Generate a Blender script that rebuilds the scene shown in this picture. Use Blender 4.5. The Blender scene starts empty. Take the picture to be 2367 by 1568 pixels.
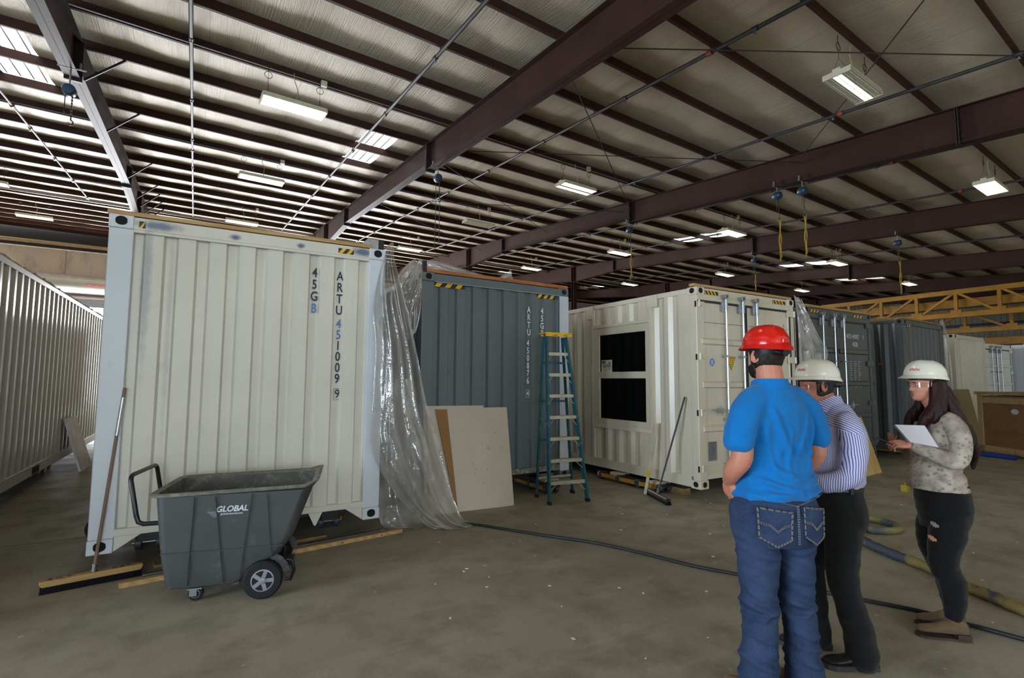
import bpy, bmesh, math, random
import numpy as np
from mathutils import Vector, Matrix, noise
R = math.radians
PI = math.pi
rnd = random.Random(7)
SC = bpy.context.scene
COL = SC.collection
# ------------------------------------------------------------------ camera, light, exposure
H = 1.68
cd = bpy.data.cameras.new('camera'); cam = bpy.data.objects.new('camera', cd); COL.objects.link(cam)
cd.sensor_width = 36.0; cd.lens = 1190.04/2367*36; cd.clip_start = .05; cd.clip_end = 300
cam.matrix_world = Matrix.Translation((0, 0, H)) @ Matrix.Rotation(R(-30.9), 4, 'Z') @ Matrix.Rotation(R(94.574), 4, 'X') @ Matrix.Rotation(R(.344), 4, 'Z')
SC.camera = cam
W_ = bpy.data.worlds.new('sky'); SC.world = W_; W_.use_nodes = True
bg = W_.node_tree.nodes['Background']; bg.inputs[0].default_value = (.80, .90, 1.0, 1); bg.inputs[1].default_value = 6.0
SC.view_settings.view_transform = 'Standard'; SC.view_settings.look = 'None'
SC.view_settings.exposure = -0.05; SC.view_settings.gamma = 1.0; SC.view_settings.use_curve_mapping = False
try:
    SC.cycles.max_bounces = 6; SC.cycles.diffuse_bounces = 4; SC.cycles.glossy_bounces = 3
    SC.cycles.transmission_bounces = 4; SC.cycles.transparent_max_bounces = 12
    SC.cycles.caustics_reflective = False; SC.cycles.caustics_refractive = False
    SC.cycles.sample_clamp_indirect = 4.0; SC.cycles.use_denoising = True
except Exception: pass
def daylight(name, loc, rot, sx, sy, power, col):
    l = bpy.data.lights.new(name, 'AREA'); l.shape = 'RECTANGLE'; l.size = sx; l.size_y = sy; l.energy = power; l.color = col
    o = bpy.data.objects.new(name, l); COL.objects.link(o); o.location = loc; o.rotation_euler = rot
    return o
DAY = (.93, .96, 1.0)
# daylight through the hall's door openings; the hidden and rear ones are added
daylight('daylight_far_door', (-6.2, 39.9, 3.25), (R(-90), 0, 0), 6.0, 6.4, 6000, DAY)
daylight('daylight_far_door', (7.0, 39.9, 3.25), (R(-90), 0, 0), 6.0, 6.4, 4200, DAY)  # hidden second opening, added to bring in more far daylight
daylight('daylight_side_door', (-13.9, 1.5, 2.5), (0, R(-90), 0), 5.0, 7.0, 1900, (.66, .82, 1.0))
daylight('daylight_back_fill', (-2.2, -11.9, 2.6), (R(90), 0, 0), 6.0, 5.0, 420, (.66, .85, 1.0))  # unseen opening behind the camera, added as fill for alley and container fronts
# ------------------------------------------------------------------ hall geometry constants
S_ = .0827; ZP = 5.640 + H; P0 = (5.159, 3.864); PA = .06505; GA = .01576; SP = 1.524
PD = (math.cos(PA), math.sin(PA)); GD = (-math.sin(GA), math.cos(GA))
def hall(u, v, dz=0.0):
    """u runs along the purlins from the middle rafter, v up the roof slope; dz is measured from the purlin undersides"""
    return Vector((P0[0]+PD[0]*u+GD[0]*v, P0[1]+PD[1]*u+GD[1]*v, ZP+S_*v+dz))
# ------------------------------------------------------------------ colour and material helpers
def srgb(r, g, b):
    f = lambda c: c/12.92 if c <= .04045 else ((c+.055)/1.055)**2.4
    return (f(r/255), f(g/255), f(b/255), 1)
class NT:
    def __init__(s, name):
        s.m = bpy.data.materials.new(name); s.m.use_nodes = True; s.t = s.m.node_tree; s.n = s.t.nodes
        s.b = s.n['Principled BSDF']; s.out = s.n['Material Output']
    def add(s, typ, **kw):
        nd = s.n.new(typ)
        for k, v in kw.items():
            if k in nd.inputs.keys():
                nd.inputs[k].default_value = v
            else:
                setattr(nd, k, v)
        return nd
    def link(s, a, b): s.t.links.new(a, b)
    def coord(s, scale=(1, 1, 1), kind='Object', rot=(0, 0, 0)):
        tc = s.add('ShaderNodeTexCoord'); mp = s.add('ShaderNodeMapping')
        mp.inputs['Scale'].default_value = scale; mp.inputs['Rotation'].default_value = rot
        s.link(tc.outputs[kind], mp.inputs[0]); return mp.outputs[0]
    def noise(s, vec, scale, detail=3, rough=.55):
        nd = s.add('ShaderNodeTexNoise'); nd.inputs['Scale'].default_value = scale; nd.inputs['Detail'].default_value = detail
        nd.inputs['Roughness'].default_value = rough; s.link(vec, nd.inputs['Vector']); return nd.outputs['Fac']
    def ramp(s, fac, p0, p1, c0=(0, 0, 0, 1), c1=(1, 1, 1, 1)):
        nd = s.add('ShaderNodeValToRGB'); e = nd.color_ramp.elements
        e[0].position = p0; e[1].position = p1; e[0].color = c0; e[1].color = c1; s.link(fac, nd.inputs[0]); return nd.outputs[0]
    def mix(s, fac, a, b, mode='MIX'):
        nd = s.add('ShaderNodeMix', data_type='RGBA', blend_type=mode)
        for sock, v in ((nd.inputs[0], fac), (nd.inputs[6], a), (nd.inputs[7], b)):
            if hasattr(v, 'is_output'): s.link(v, sock)
            else: sock.default_value = v
        return nd.outputs[2]
    def math(s, op, a, b=0.0):
        nd = s.add('ShaderNodeMath', operation=op)
        for i, v in enumerate((a, b)):
            if hasattr(v, 'is_output'): s.link(v, nd.inputs[i])
            else: nd.inputs[i].default_value = v
        return nd.outputs[0]
    def bump(s, height, strength=.3, dist=.01):
        nd = s.add('ShaderNodeBump'); nd.inputs['Strength'].default_value = strength; nd.inputs['Distance'].default_value = dist
        s.link(height, nd.inputs['Height']); s.link(nd.outputs[0], s.b.inputs['Normal'])
    def set(s, rough=None, metal=None, spec=None, col=None):
        if rough is not None:
            if hasattr(rough, 'is_output'): s.link(rough, s.b.inputs['Roughness'])
            else: s.b.inputs['Roughness'].default_value = rough
        if metal is not None: s.b.inputs['Metallic'].default_value = metal
        if spec is not None: s.b.inputs['Specular IOR Level'].default_value = spec
        if col is not None:
            if hasattr(col, 'is_output'): s.link(col, s.b.inputs['Base Color'])
            else: s.b.inputs['Base Color'].default_value = col
def mat(name, c, rough=.5, metal=0, spec=.5, var=.18, scale=6, bump=0, bscale=60, stretch=(1, 1, 1), dirt=None, dirt_amt=(.55, .75)):
    """painted / plain surface with a cloudy tone variation and optional fine relief and dirt"""
    t = NT(name); v = t.coord(stretch)
    f = t.noise(v, scale, 4)
    dark = tuple(x*(1-var) for x in c[:3])+(1,); light = tuple(min(1, x*(1+var)) for x in c[:3])+(1,)
    col = t.ramp(f, .3, .7, dark, light)
    if dirt:
        d = t.ramp(t.noise(v, scale*2.7, 5, .65), dirt_amt[0], dirt_amt[1])
        col = t.mix(d, col, dirt)
    t.set(rough, metal, spec, col)
    if bump: t.bump(t.noise(v, bscale, 3), bump, .004)
    return t.m
def emis(name, c, strength):
    t = NT(name); t.b.inputs['Emission Color'].default_value = c; t.b.inputs['Emission Strength'].default_value = strength
    t.set(.5, col=(.8, .8, .8, 1)); return t.m
# ------------------------------------------------------------------ mesh helpers
class MB:
    def __init__(s): s.v = []; s.f = []; s.mi = []; s.cur = 0
    def add(s, vs, fs):
        b = len(s.v); s.v += [tuple(p) for p in vs]; s.f += [tuple(i+b for i in f) for f in fs]; s.mi += [s.cur]*len(fs); return s
    def box(s, a, b, M=None):
        x0, y0, z0 = a; x1, y1, z1 = b
        vs = [Vector(p) for p in ((x0,y0,z0),(x1,y0,z0),(x1,y1,z0),(x0,y1,z0),(x0,y0,z1),(x1,y0,z1),(x1,y1,z1),(x0,y1,z1))]
        if M is not None: vs = [M @ p for p in vs]
        return s.add(vs, [(0,3,2,1),(4,5,6,7),(0,1,5,4),(1,2,6,5),(2,3,7,6),(3,0,4,7)])
    def cbox(s, c, sz, M=None):
        return s.box([c[i]-sz[i]/2 for i in range(3)], [c[i]+sz[i]/2 for i in range(3)], M)
    def prism(s, poly, y0, y1, M=None, plane='xz'):
        n = len(poly)
        if plane == 'xz': vs = [Vector((p[0], y, p[1])) for y in (y0, y1) for p in poly]
        elif plane == 'xy': vs = [Vector((p[0], p[1], y)) for y in (y0, y1) for p in poly]
        else: vs = [Vector((y, p[0], p[1])) for y in (y0, y1) for p in poly]
        if M is not None: vs = [M @ p for p in vs]
        return s.add(vs, [tuple(range(n)), tuple(range(2*n-1, n-1, -1))]+[(i, i+n, (i+1) % n+n, (i+1) % n) for i in range(n)])
    def tube(s, pts, r, n=8, caps=True, closed=False):
        pts = [Vector(p) for p in pts]; m = len(pts)
        rr = r if hasattr(r, '__len__') else [r]*m
        up = None; rings = []
        for i in range(m):
            if closed: d = pts[(i+1) % m]-pts[i-1]
            else: d = pts[min(i+1, m-1)]-pts[max(i-1, 0)]
            d.normalize()
            if up is None:
                up = Vector((0, 0, 1)) if abs(d.z) < .9 else Vector((1, 0, 0))
            a = d.cross(up)
            if a.length < 1e-5: a = d.orthogonal()
            a.normalize(); b = a.cross(d); up = b
            rings.append([pts[i]+(a*math.cos(t)+b*math.sin(t))*rr[i] for t in [2*PI*k/n for k in range(n)]])
        fs = []
        for i in range(m if closed else m-1):
            j = (i+1) % m
            for k in range(n): fs.append((i*n+k, i*n+(k+1) % n, j*n+(k+1) % n, j*n+k))
        if caps and not closed: fs += [tuple(range(n-1, -1, -1)), tuple((m-1)*n+k for k in range(n))]
        return s.add([p for r_ in rings for p in r_], fs)
    def lathe(s, prof, n=24, M=None, caps=True):
        vs = [Vector((r*math.cos(2*PI*k/n), r*math.sin(2*PI*k/n), z)) for r, z in prof for k in range(n)]
        if M is not None: vs = [M @ p for p in vs]
        fs = [(i*n+k, i*n+(k+1) % n, (i+1)*n+(k+1) % n, (i+1)*n+k) for i in range(len(prof)-1) for k in range(n)]
        if caps: fs += [tuple(range(n-1, -1, -1)), tuple((len(prof)-1)*n+k for k in range(n))]
        return s.add(vs, fs)
    def bar(s, p, q, w, h, up=(0, 0, 1)):
        p = Vector(p); q = Vector(q); d = (q-p).normalized(); u = Vector(up); a = d.cross(u)
        if a.length < 1e-4: a = d.orthogonal()
        a.normalize(); b = a.cross(d)
        vs = [o+a*(sx*w/2)+b*(sz*h/2) for o in (p, q) for sx, sz in ((-1,-1),(1,-1),(1,1),(-1,1))]
        return s.add(vs, [(0,1,2,3),(7,6,5,4),(0,4,5,1),(1,5,6,2),(2,6,7,3),(3,7,4,0)])
    def grid(s, fn, nu, nv, wrap=False):
        vs = [fn(i/nu, j/nv) for j in range(nv+1) for i in range(nu+(0 if wrap else 1))]
        w = nu if wrap else nu+1
        fs = [(j*w+i, j*w+(i+1) % w, (j+1)*w+(i+1) % w, (j+1)*w+i) for j in range(nv) for i in range(nu)]
        return s.add(vs, fs)
    def build(s, name, m, parent=None, smooth=None, bevel=0, fix=True, loc=None, rot=None):
        me = bpy.data.meshes.new(name); me.from_pydata(s.v, [], s.f)
        for x in (m if isinstance(m, (list, tuple)) else [m]): me.materials.append(x)
        if any(s.mi): me.polygons.foreach_set('material_index', s.mi)
        if fix:
            bm = bmesh.new(); bm.from_mesh(me); bmesh.ops.recalc_face_normals(bm, faces=bm.faces); bm.to_mesh(me); bm.free()
        if smooth is not None:
            me.shade_smooth()
            if smooth < 180: me.set_sharp_from_angle(angle=R(smooth))
        o = bpy.data.objects.new(name, me); COL.objects.link(o)
        if parent is not None: o.parent = parent
        if loc is not None: o.location = loc
        if rot is not None: o.rotation_euler = rot
        if bevel:
            bv = o.modifiers.new('bevel', 'BEVEL'); bv.width = bevel; bv.segments = 2; bv.limit_method = 'ANGLE'; bv.angle_limit = R(40)
        return o
def tag(o, label=None, cat=None, group=None, kind=None):
    if label: o['label'] = label
    if cat: o['category'] = cat
    if group: o['group'] = group
    if kind: o['kind'] = kind
    return o
def thing(name, label, cat, loc=(0, 0, 0), rz=0.0, group=None):
    o = bpy.data.objects.new(name, None); COL.objects.link(o); o.empty_display_size = .2
    o.location = loc; o.rotation_euler = (0, 0, rz); return tag(o, label, cat, group)
def dup_tree(root, loc, rz, label=None, group=None):
    def cp(o, parent):
        c = o.copy(); COL.objects.link(c); c.parent = parent
        for ch in list(o.children): cp(ch, c)
        return c
    c = cp(root, None); c.location = loc; c.rotation_euler = (0, 0, rz)
    if label: c['label'] = label
    if group: c['group'] = group
    return c
def text_mesh(name, body, size, m, parent, M, sx=1.0, extrude=.0006, align='CENTER', shear=0, bold=0.0, spacing=1.0):
    cu = bpy.data.curves.new('t', 'FONT'); cu.body = body; cu.size = size; cu.align_x = align; cu.align_y = 'CENTER'
    cu.extrude = extrude; cu.shear = shear; cu.offset = bold; cu.space_character = spacing; cu.resolution_u = 4
    to = bpy.data.objects.new('t', cu); COL.objects.link(to)
    me = bpy.data.meshes.new_from_object(to.evaluated_get(bpy.context.evaluated_depsgraph_get()))
    bpy.data.objects.remove(to); bpy.data.curves.remove(cu)
    me.transform(M @ Matrix.Diagonal((sx, 1, 1, 1))); me.materials.clear(); me.materials.append(m); me.name = name
    o = bpy.data.objects.new(name, me); COL.objects.link(o); o.parent = parent; return o
FRONT = lambda x, y, z: Matrix.Translation((x, y, z)) @ Matrix.Rotation(R(90), 4, 'X')   # text plane facing -y
# ------------------------------------------------------------------ shared materials
STEEL = mat('oxide_red_steel', srgb(54, 33, 27), .6, 0, .2, .22, 1.2, .12, 30, dirt=srgb(78, 58, 50), dirt_amt=(.62, .88))
PURL = mat('oxide_purlin_paint', srgb(60, 38, 30), .6, 0, .2, .2, 1.5)
DARKST = mat('dark_steel', srgb(36, 28, 26), .5, 0, .4, .2, 3)
PIPE = mat('black_pipe', srgb(50, 50, 52), .5, .15, .5, .2, 3)
GALV = mat('galvanised_steel', srgb(165, 168, 172), .35, .85, .5, .15, 20)
CHROME = mat('zinc_plated_steel', srgb(190, 196, 206), .22, .95, .5, .1, 30)
BLACKM = mat('black_enamel', srgb(18, 18, 20), .35, 0, .5, .2, 10)
RUBBER = mat('black_rubber', srgb(26, 26, 27), .75, 0, .3, .25, 14, .2, 120)
YEL = mat('crane_yellow_paint', srgb(170, 120, 24), .5, 0, .4, .18, 2, dirt=srgb(120, 78, 20), dirt_amt=(.62, .85))
# ------------------------------------------------------------------ floor
def concrete():
    t = NT('stained_concrete'); v = t.coord()
    big = t.noise(v, .35, 5, .6); med = t.noise(v, 2.2, 6, .62); fine = t.noise(v, 60, 3, .6)
    col = t.ramp(big, .32, .68, srgb(142, 132, 114), srgb(174, 164, 146))
    st = t.ramp(med, .46, .72); col = t.mix(t.math('MULTIPLY', st, .7), col, srgb(118, 107, 90))
    vs = t.coord((.35, 2.2, 1), rot=(0, 0, R(35))); tr = t.ramp(t.noise(vs, 1.6, 5, .7), .56, .74)
    col = t.mix(t.math('MULTIPLY', tr, .42), col, srgb(186, 178, 162))
    col = t.mix(t.ramp(fine, .35, .75), col, t.mix(1.0, col, (.86, .85, .83, 1), 'MULTIPLY'))
    sp = t.ramp(t.noise(v, 9, 2, .5), .735, .77); col = t.mix(t.math('MULTIPLY', sp, .65), col, srgb(200, 194, 182))
    t.set(t.ramp(med, .3, .7, (.55, .55, .55, 1), (.8, .8, .8, 1)), 0, .25, col); t.bump(t.noise(v, 25, 4), .10, .004)
    return t.m
fl = MB(); CONC = concrete()
fl.box((-14, -12, -.3), (52, 40, 0)); floor = tag(fl.build('floor', CONC), kind='structure')
j = MB()                                                       # saw-cut control joints, filled with dark dust
JOINT = mat('joint_dust', srgb(74, 68, 58), .9, 0, .1)
for y in (7.1, 14.5, 23.0): j.box((-14, y-.004, -.002), (52, y+.004, .0012))
j.build('control_joint', JOINT, floor)
# ------------------------------------------------------------------ walls (tilt-up concrete far, metal siding elsewhere)
WALLC = mat('tilt_up_concrete', srgb(182, 168, 158), .85, 0, .2, .12, .7, .15, 20, (1, 1, .4), dirt=srgb(150, 138, 128), dirt_amt=(.5, .8))
WALLM = mat('metal_siding', srgb(150, 146, 132), .6, 0, .3, .12, 1)
wf = MB()
xs = [-14, -9.2, -3.2, 4.0, 10.0, 52]
for a, b, z0 in ((-14, -9.2, 0), (-9.2, -3.2, 6.45), (-3.2, 4.0, 0), (4.0, 10.0, 6.45), (10.0, 52, 0)):
    wf.box((a, 40.0, z0), (b, 40.25, 9.32))
wall_far = tag(wf.build('wall_far', WALLC), kind='structure')
pj = MB()
for x in (-7.4, -2.2, 3, 8.2): pj.box((x-.02, 39.985, 6.5), (x+.02, 40.0, 9.3))
pj.build('panel_joint', mat('panel_joint_caulk', srgb(146, 132, 120), .9), wall_far)
MB().box((-14, 39.93, 9.3), (52, 40.28, 9.36)).build('flashing', mat('white_flashing', srgb(225, 220, 214), .5), wall_far)
MB().box((-14, 40.0, 9.36), (52, 40.2, 11.2)).build('eave_panel', DARKST, wall_far)
MB().tube([(-14, 39.75, 9.62), (52, 39.75, 9.62)], .11, 10).build('eave_pipe', mat('tan_pipe', srgb(150, 128, 92), .5), wall_far, 60)
for i, x0 in enumerate((-9.2, 4.0)):                          # open roll-up doors; the second, hidden one is added to let in daylight
    d = tag(thing('door_%d' % (i+1), 'open roll-up door in the far wall', None, (x0, 40, 0)), kind='structure')
    ROLL = mat('door_coil_paint', srgb(150, 148, 144), .4, .3, .5, .1, 2)
    m = MB(); m.tube([(-.25, -.55, 7.25), (6.25, -.55, 7.25)], .52, 28); m.build('coil', ROLL, d, 50)
    MB().box((-.25, -.15, 6.62), (6.25, .0, 6.72)).build('door_header', DARKST, d)
    m = MB()
    for k in range(7): m.box((0, .05, 6.42-k*.075), (6, .09, 6.49-k*.075))
    m.build('curtain', mat('door_slats', srgb(105, 104, 110), .4, .3), d)
    for sx in (0, 6): MB().box((sx-.12, -.1, 0), (sx+.12, .0, 6.7)).build('guide_rail', DARKST, d)
RED = mat('red_marker', srgb(205, 50, 50), .6)
dd = [o for o in bpy.data.objects if o.name == 'door_1'][0]
m = MB(); px = [(2.95+k*.09, -1.075, 7.16+.05*math.sin(k*2.1)+(.07 if k < 3 else 0)*math.cos(k*3)) for k in range(16)]
m.tube(px, .02, 5); m.build('red_scrawl', RED, dd)
for nm, a, b in (('wall_right', (51.8, -12, 0), (52, 40, 12)), ):
    tag(MB().box(a, b).build(nm, WALLM), kind='structure')
wb = MB()
for a, b, z0 in ((-14, -5.2, 0), (-5.2, .8, 5.2), (.8, 52, 0)): wb.box((a, -12.2, z0), (b, -12, 12))  # gap in the middle is added to admit the fill daylight
tag(wb.build('wall_back', WALLM), kind='structure')
wl = MB()
for a, b, z0, z1 in ((-12, -2, 0, 12), (-2, 5, 5, 12), (5, 40, 0, 12)): wl.box((-14.2, a, z0), (-14, b, z1))
tag(wl.build('wall_left', WALLM), kind='structure')
g = MB()
wr = bpy.data.objects['wall_right']
for z in (1.2, 3.0, 4.6, 6.1, 7.6): g.box((51.6, -12, z), (51.8, 40, z+.2))
g.build('girt', DARKST, wr)
g = MB()
for k in range(150): g.box((51.76, -12+k*.35, 0), (51.8, -12+k*.35+.06, 12))
g.build('siding_rib', WALLM, wr)
# ------------------------------------------------------------------ ceiling: insulation strips between purlins, purlins, rafters
def insulation():
    t = NT('foil_faced_insulation'); tc = t.add('ShaderNodeTexCoord')
    mp = t.add('ShaderNodeMapping'); mp.inputs['Scale'].default_value = (46, .8, 1); t.link(tc.outputs['UV'], mp.inputs[0])
    st = t.noise(mp.outputs[0], 1.0, 4, .65)
    mp2 = t.add('ShaderNodeMapping'); mp2.inputs['Scale'].default_value = (.5, .5, 1); t.link(tc.outputs['UV'], mp2.inputs[0])
    big = t.noise(mp2.outputs[0], 1.0, 4)
    sx = t.add('ShaderNodeSeparateXYZ'); t.link(tc.outputs['UV'], sx.inputs[0])
    fr = t.math('FRACT', t.math('MULTIPLY', sx.outputs[0], 1/1.75)); seam = t.math('LESS_THAN', fr, .008)
    col = t.ramp(big, .3, .7, srgb(198, 183, 158), srgb(216, 203, 180))
    col = t.mix(t.math('MULTIPLY', t.ramp(st, .4, .65), .25), col, srgb(228, 224, 216))
    col = t.mix(t.math('MULTIPLY', seam, .5), col, srgb(110, 104, 92))
    t.set(.42, .12, .5, col); t.bump(st, .8, .02)
    return t.m
INS = insulation()
KMIN, KMAX, U0, U1 = -6, 24, -19.5, 47.0
ceiling = tag(thing('ceiling', 'sloping roof of steel purlins and foil-faced insulation', None, (0, 0, 0)), kind='structure')
SKY = {(-8.72, 6): 1, (-8.72, 7): 1, (-1.15, 6): 1, (-1.15, 7): 1, (14.75, 6): 1, (14.75, 7): 1, (24.4, 6): 1, (24.4, 7): 1, (31.5, 6): 1, (31.5, 7): 1, (14.7, 18): 1, (24.4, 18): 1, (24.4, 19): 1}
for k in range(KMIN, KMAX):
    holes = sorted([(u-.44, u+.44) for (u, kk) in SKY if kk == k])
    spans = []; c = U0
    for a, b in holes: spans.append((c, a)); c = b
    spans.append((c, U1))
    m = MB(); uvs = []
    r_ = random.Random(k+50)
    for a, b in spans:
        nu = max(2, int((b-a)/.30)); nv = 7
        ph = r_.random()*9
        def fn(i, j_, a=a, b=b):
            u = a+(b-a)*i; sag = .055*(1-(2*j_-1)**2)
            sag *= 1+.25*math.sin(u*2.1+ph)+.2*math.sin(u*5.3+ph*2)
            return hall(u, (k+j_)*SP, .215-sag)
        m.grid(fn, nu, nv); uvs += [(a+(b-a)*i/nu, j_/nv*SP+k*SP) for j_ in range(nv+1) for i in range(nu+1)]
    o = m.build('insulation_strip', INS, ceiling, 180, fix=False)
    ul = o.data.uv_layers.new(name='uv'); li = np.empty(len(o.data.loops), dtype=np.int32); o.data.loops.foreach_get('vertex_index', li)
    ul.data.foreach_set('uv', np.array(uvs, dtype=np.float32)[li].ravel())
SKYM = emis('skylight_daylight', (1, .97, .92, 1), 1.5)
RIB = mat('skylight_rib', srgb(150, 146, 138), .6)
for (u, k) in SKY:                                            # translucent corrugated skylight panels glowing with daylight
    m = MB(); n = 12
    for i in range(n):
        a0, a1 = u-.46+.92*i/n, u-.46+.92*(i+1)/n; z0 = .24+(.02 if i % 2 else 0)
        m.add([hall(a0, k*SP, z0), hall(a1, k*SP, z0), hall(a1, (k+1)*SP, z0), hall(a0, (k+1)*SP, z0)], [(0, 1, 2, 3)])
    o = m.build('skylight_panel', SKYM, ceiling, fix=False)
    m = MB()
    for i in (1, 4, 7, 10): m.bar(hall(u-.46+.92*i/n, k*SP, .232), hall(u-.46+.92*i/n, (k+1)*SP, .232), .022, .01)
    m.build('panel_rib', RIB, o)
# Z purlins
def zsec(v0):
    return [(-.06, 0), (.004, 0), (.004, .2), (.06, .2), (.06, .214), (-.004, .214), (-.004, .006), (-.052, .006), (-.052, .022), (-.06, .022)]
pm = MB(); sec = zsec(0)
A_ = hall(U0, 0, 0); B_ = hall(U1, 0, 0)
pts = []
for base in (A_, B_): pts += [base+Vector((GD[0]*y, GD[1]*y, z+S_*y)) for y, z in sec]
n = len(sec)
pm.add(pts, [tuple(range(n)), tuple(range(2*n-1, n-1, -1))]+[(i, i+n, (i+1) % n+n, (i+1) % n) for i in range(n)])
p0 = pm.build('purlin', PURL, ceiling)
for k in range(KMIN, KMAX+1):
    o = p0 if k == KMIN else p0.copy()
    if k != KMIN: COL.objects.link(o)
    o.parent = ceiling; o.location = Vector((GD[0], GD[1], S_))*(k*SP)
# built-up I rafters in bolted lengths, each with end plates, braces and its column
def rafter(u0, seed, brace=False, col_v=21.6, wide=.12):
    dep = lambda v: .74 if v < 8.9 else (.62 if v < 17.8 else .66+.40*(v-17.8)/3.8)
    root = None
    segs = ((-9.2, -.35, .78, .76), (-.35, 8.9, .74, .74), (8.9, 17.8, .60, .63), (17.8, col_v+.1, .66, 1.04), (col_v+.1, 36, 1.0, .5))
    for v0, v1, d0, d1 in segs:
        m = MB()
        for w, za0, za1, zb0, zb1 in ((wide, -.016, -.016, 0, 0), (wide, -d0, -d1, -d0+.016, -d1+.016), (.006, -d0, -d1, 0, 0)):
            vs = []
            for v, za, zb in ((v0, za0, zb0), (v1, za1, zb1)):
                vs += [hall(u0-w, v, za), hall(u0+w, v, za), hall(u0+w, v, zb), hall(u0-w, v, zb)]
            m.add(vs, [(0,1,2,3),(7,6,5,4),(0,4,5,1),(1,5,6,2),(2,6,7,3),(3,7,4,0)])
        if root is None: root = m.build('rafter', STEEL, ceiling)
        else: m.build('rafter_length', STEEL, root)
    for v, d in ((-.35, .80), (8.9, .78), (17.8, .72)):
        m = MB()
        for sv in (-.02, .02):
            m.add([hall(u0+a*(wide+.012), v+sv+b, z) for b in (-.011, .011) for a, z in ((-1, -d), (1, -d), (1, 0), (-1, 0))], [(0,1,2,3),(7,6,5,4),(0,4,5,1),(1,5,6,2),(2,6,7,3),(3,7,4,0)])
        for z in (-.1, -.3, -.5):
            for a in (-.07, .07): m.tube([hall(u0+a, v-.06, z), hall(u0+a, v+.06, z)], .014, 6)
        m.build('splice_plate', DARKST, root)
    if brace:
        for k in (6, 8, 9, 11, 12, 13, 14, 15, 16):
            if k in (9, 12): continue
            m = MB(); m.bar(hall(u0+wide, k*SP, -.62), hall(u0+.75, k*SP, .02), .04, .04); m.build('flange_brace', DARKST, root)
    b = hall(u0, col_v, -1.0); m = MB(); cx, cy = b.x, b.y
    for a, c in (((-.13, -.13), (.13, -.115)), ((-.13, .115), (.13, .13)), ((-.006, -.13), (.006, .13))):
        m.box((cx+a[0], cy+a[1], 0), (cx+c[0], cy+c[1], b.z+.98))
    cl = m.build('column', STEEL, ceiling)
    MB().box((cx-.2, cy-.2, 0), (cx+.2, cy+.2, .03)).build('base_plate', DARKST, cl)
for u, br in ((-15.1, False), (-7.4, True), (0, False), (7.88, False), (15.76, False), (25.2, False), (32.6, False), (40.4, False)): rafter(u, 1, br)
# thin wind-bracing rods between rafters
for a, b in (((.1, 2.55, -.3), (7.8, -3.2, -.3)), ((2.0, -2.2, -.3), (7.7, 2.9, -.3)), ((.1, 3.1, -.3), (7.75, 8.8, -.3)), ((.1, 8.35, -.3), (7.8, 2.7, -.3)), ((.1, 8.95, -.3), (7.8, 13.9, -.3)), ((.1, 14.2, -.3), (7.8, 9.2, -.3)), ((.1, 14.6, -.3), (7.8, 20, -.3))):
    MB().tube([hall(*a), hall(*b)], .011, 5).build('brace_rod', DARKST, ceiling)
# ------------------------------------------------------------------ sprinkler pipes with couplings and heads
ORANGE = mat('orange_coupling', srgb(150, 58, 34), .5)
PIPELBL = {-9.3: 'sprinkler pipe crossing the skylit roof bay at far upper left', -5.52: 'sprinkler pipe that looks upright above the tall cream container',
  -1.66: 'sprinkler pipe running past the corrugated skylight left of the middle rafter', 2.15: 'sprinkler pipe first right of the middle rafter',
  6.15: 'sprinkler pipe under the nearest right lamp', 9.95: 'sprinkler pipe close beside the long rafter with two hoists', 13.8: 'sprinkler pipe before the third rafter from the left', 17.7: 'sprinkler pipe just beyond the rafter that ends at the column',
  21.6: 'far sprinkler pipe over the yellow trusses'}
for i, (u, lb) in enumerate(PIPELBL.items()):
    m = MB(); m.tube([hall(u, -9, -.09), hall(u, 8.9, -.09)], .036, 8); m.tube([hall(u, 8.9, -.09), hall(u, 24.4, -.09)], .028, 8)
    p = m.build('sprinkler_pipe', PIPE, None, 60); tag(p, lb, 'pipe', 'sprinkler pipes under the roof')
    c = MB(); hd = MB(); hg = MB(); o2 = MB()
    v = -8.0+(i % 3)*.6
    while v < 24:
        hd.tube([hall(u, v, -.09), hall(u, v, -.16)], .013, 6); hd.tube([hall(u, v, -.16), hall(u, v, -.175)], .026, 8)
        c.tube([hall(u, v-.05, -.09), hall(u, v+.05, -.09)], .046, 8)
        v += 2.9
    for k in range(-5, 16, 2): hg.tube([hall(u, k*SP, -.05), hall(u, k*SP, .03)], .008, 5)
    for k in (1, 5): o2.tube([hall(u, k*3.1+.4*(i % 2)-2, -.09), hall(u, k*3.1+.4*(i % 2)-1.91, -.09)], .05, 8)
    for mb_, nm_, mm_ in ((c, "coupling", PIPE), (hd, "sprinkler_head", GALV), (hg, "pipe_hanger", DARKST), (o2, "orange_coupling", ORANGE)): tag(mb_.build(nm_, mm_, p, 60), kind="stuff")
m = MB(); m.tube([hall(-17.5, 24.5, -.12), hall(U1-8, 24.5, -.12)], .055, 8)
tag(m.build('sprinkler_main', mat('grey_main_pipe', srgb(150, 142, 132), .4, .2), None, 60), 'grey sprinkler main running across the far roof bays', 'pipe')
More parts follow.
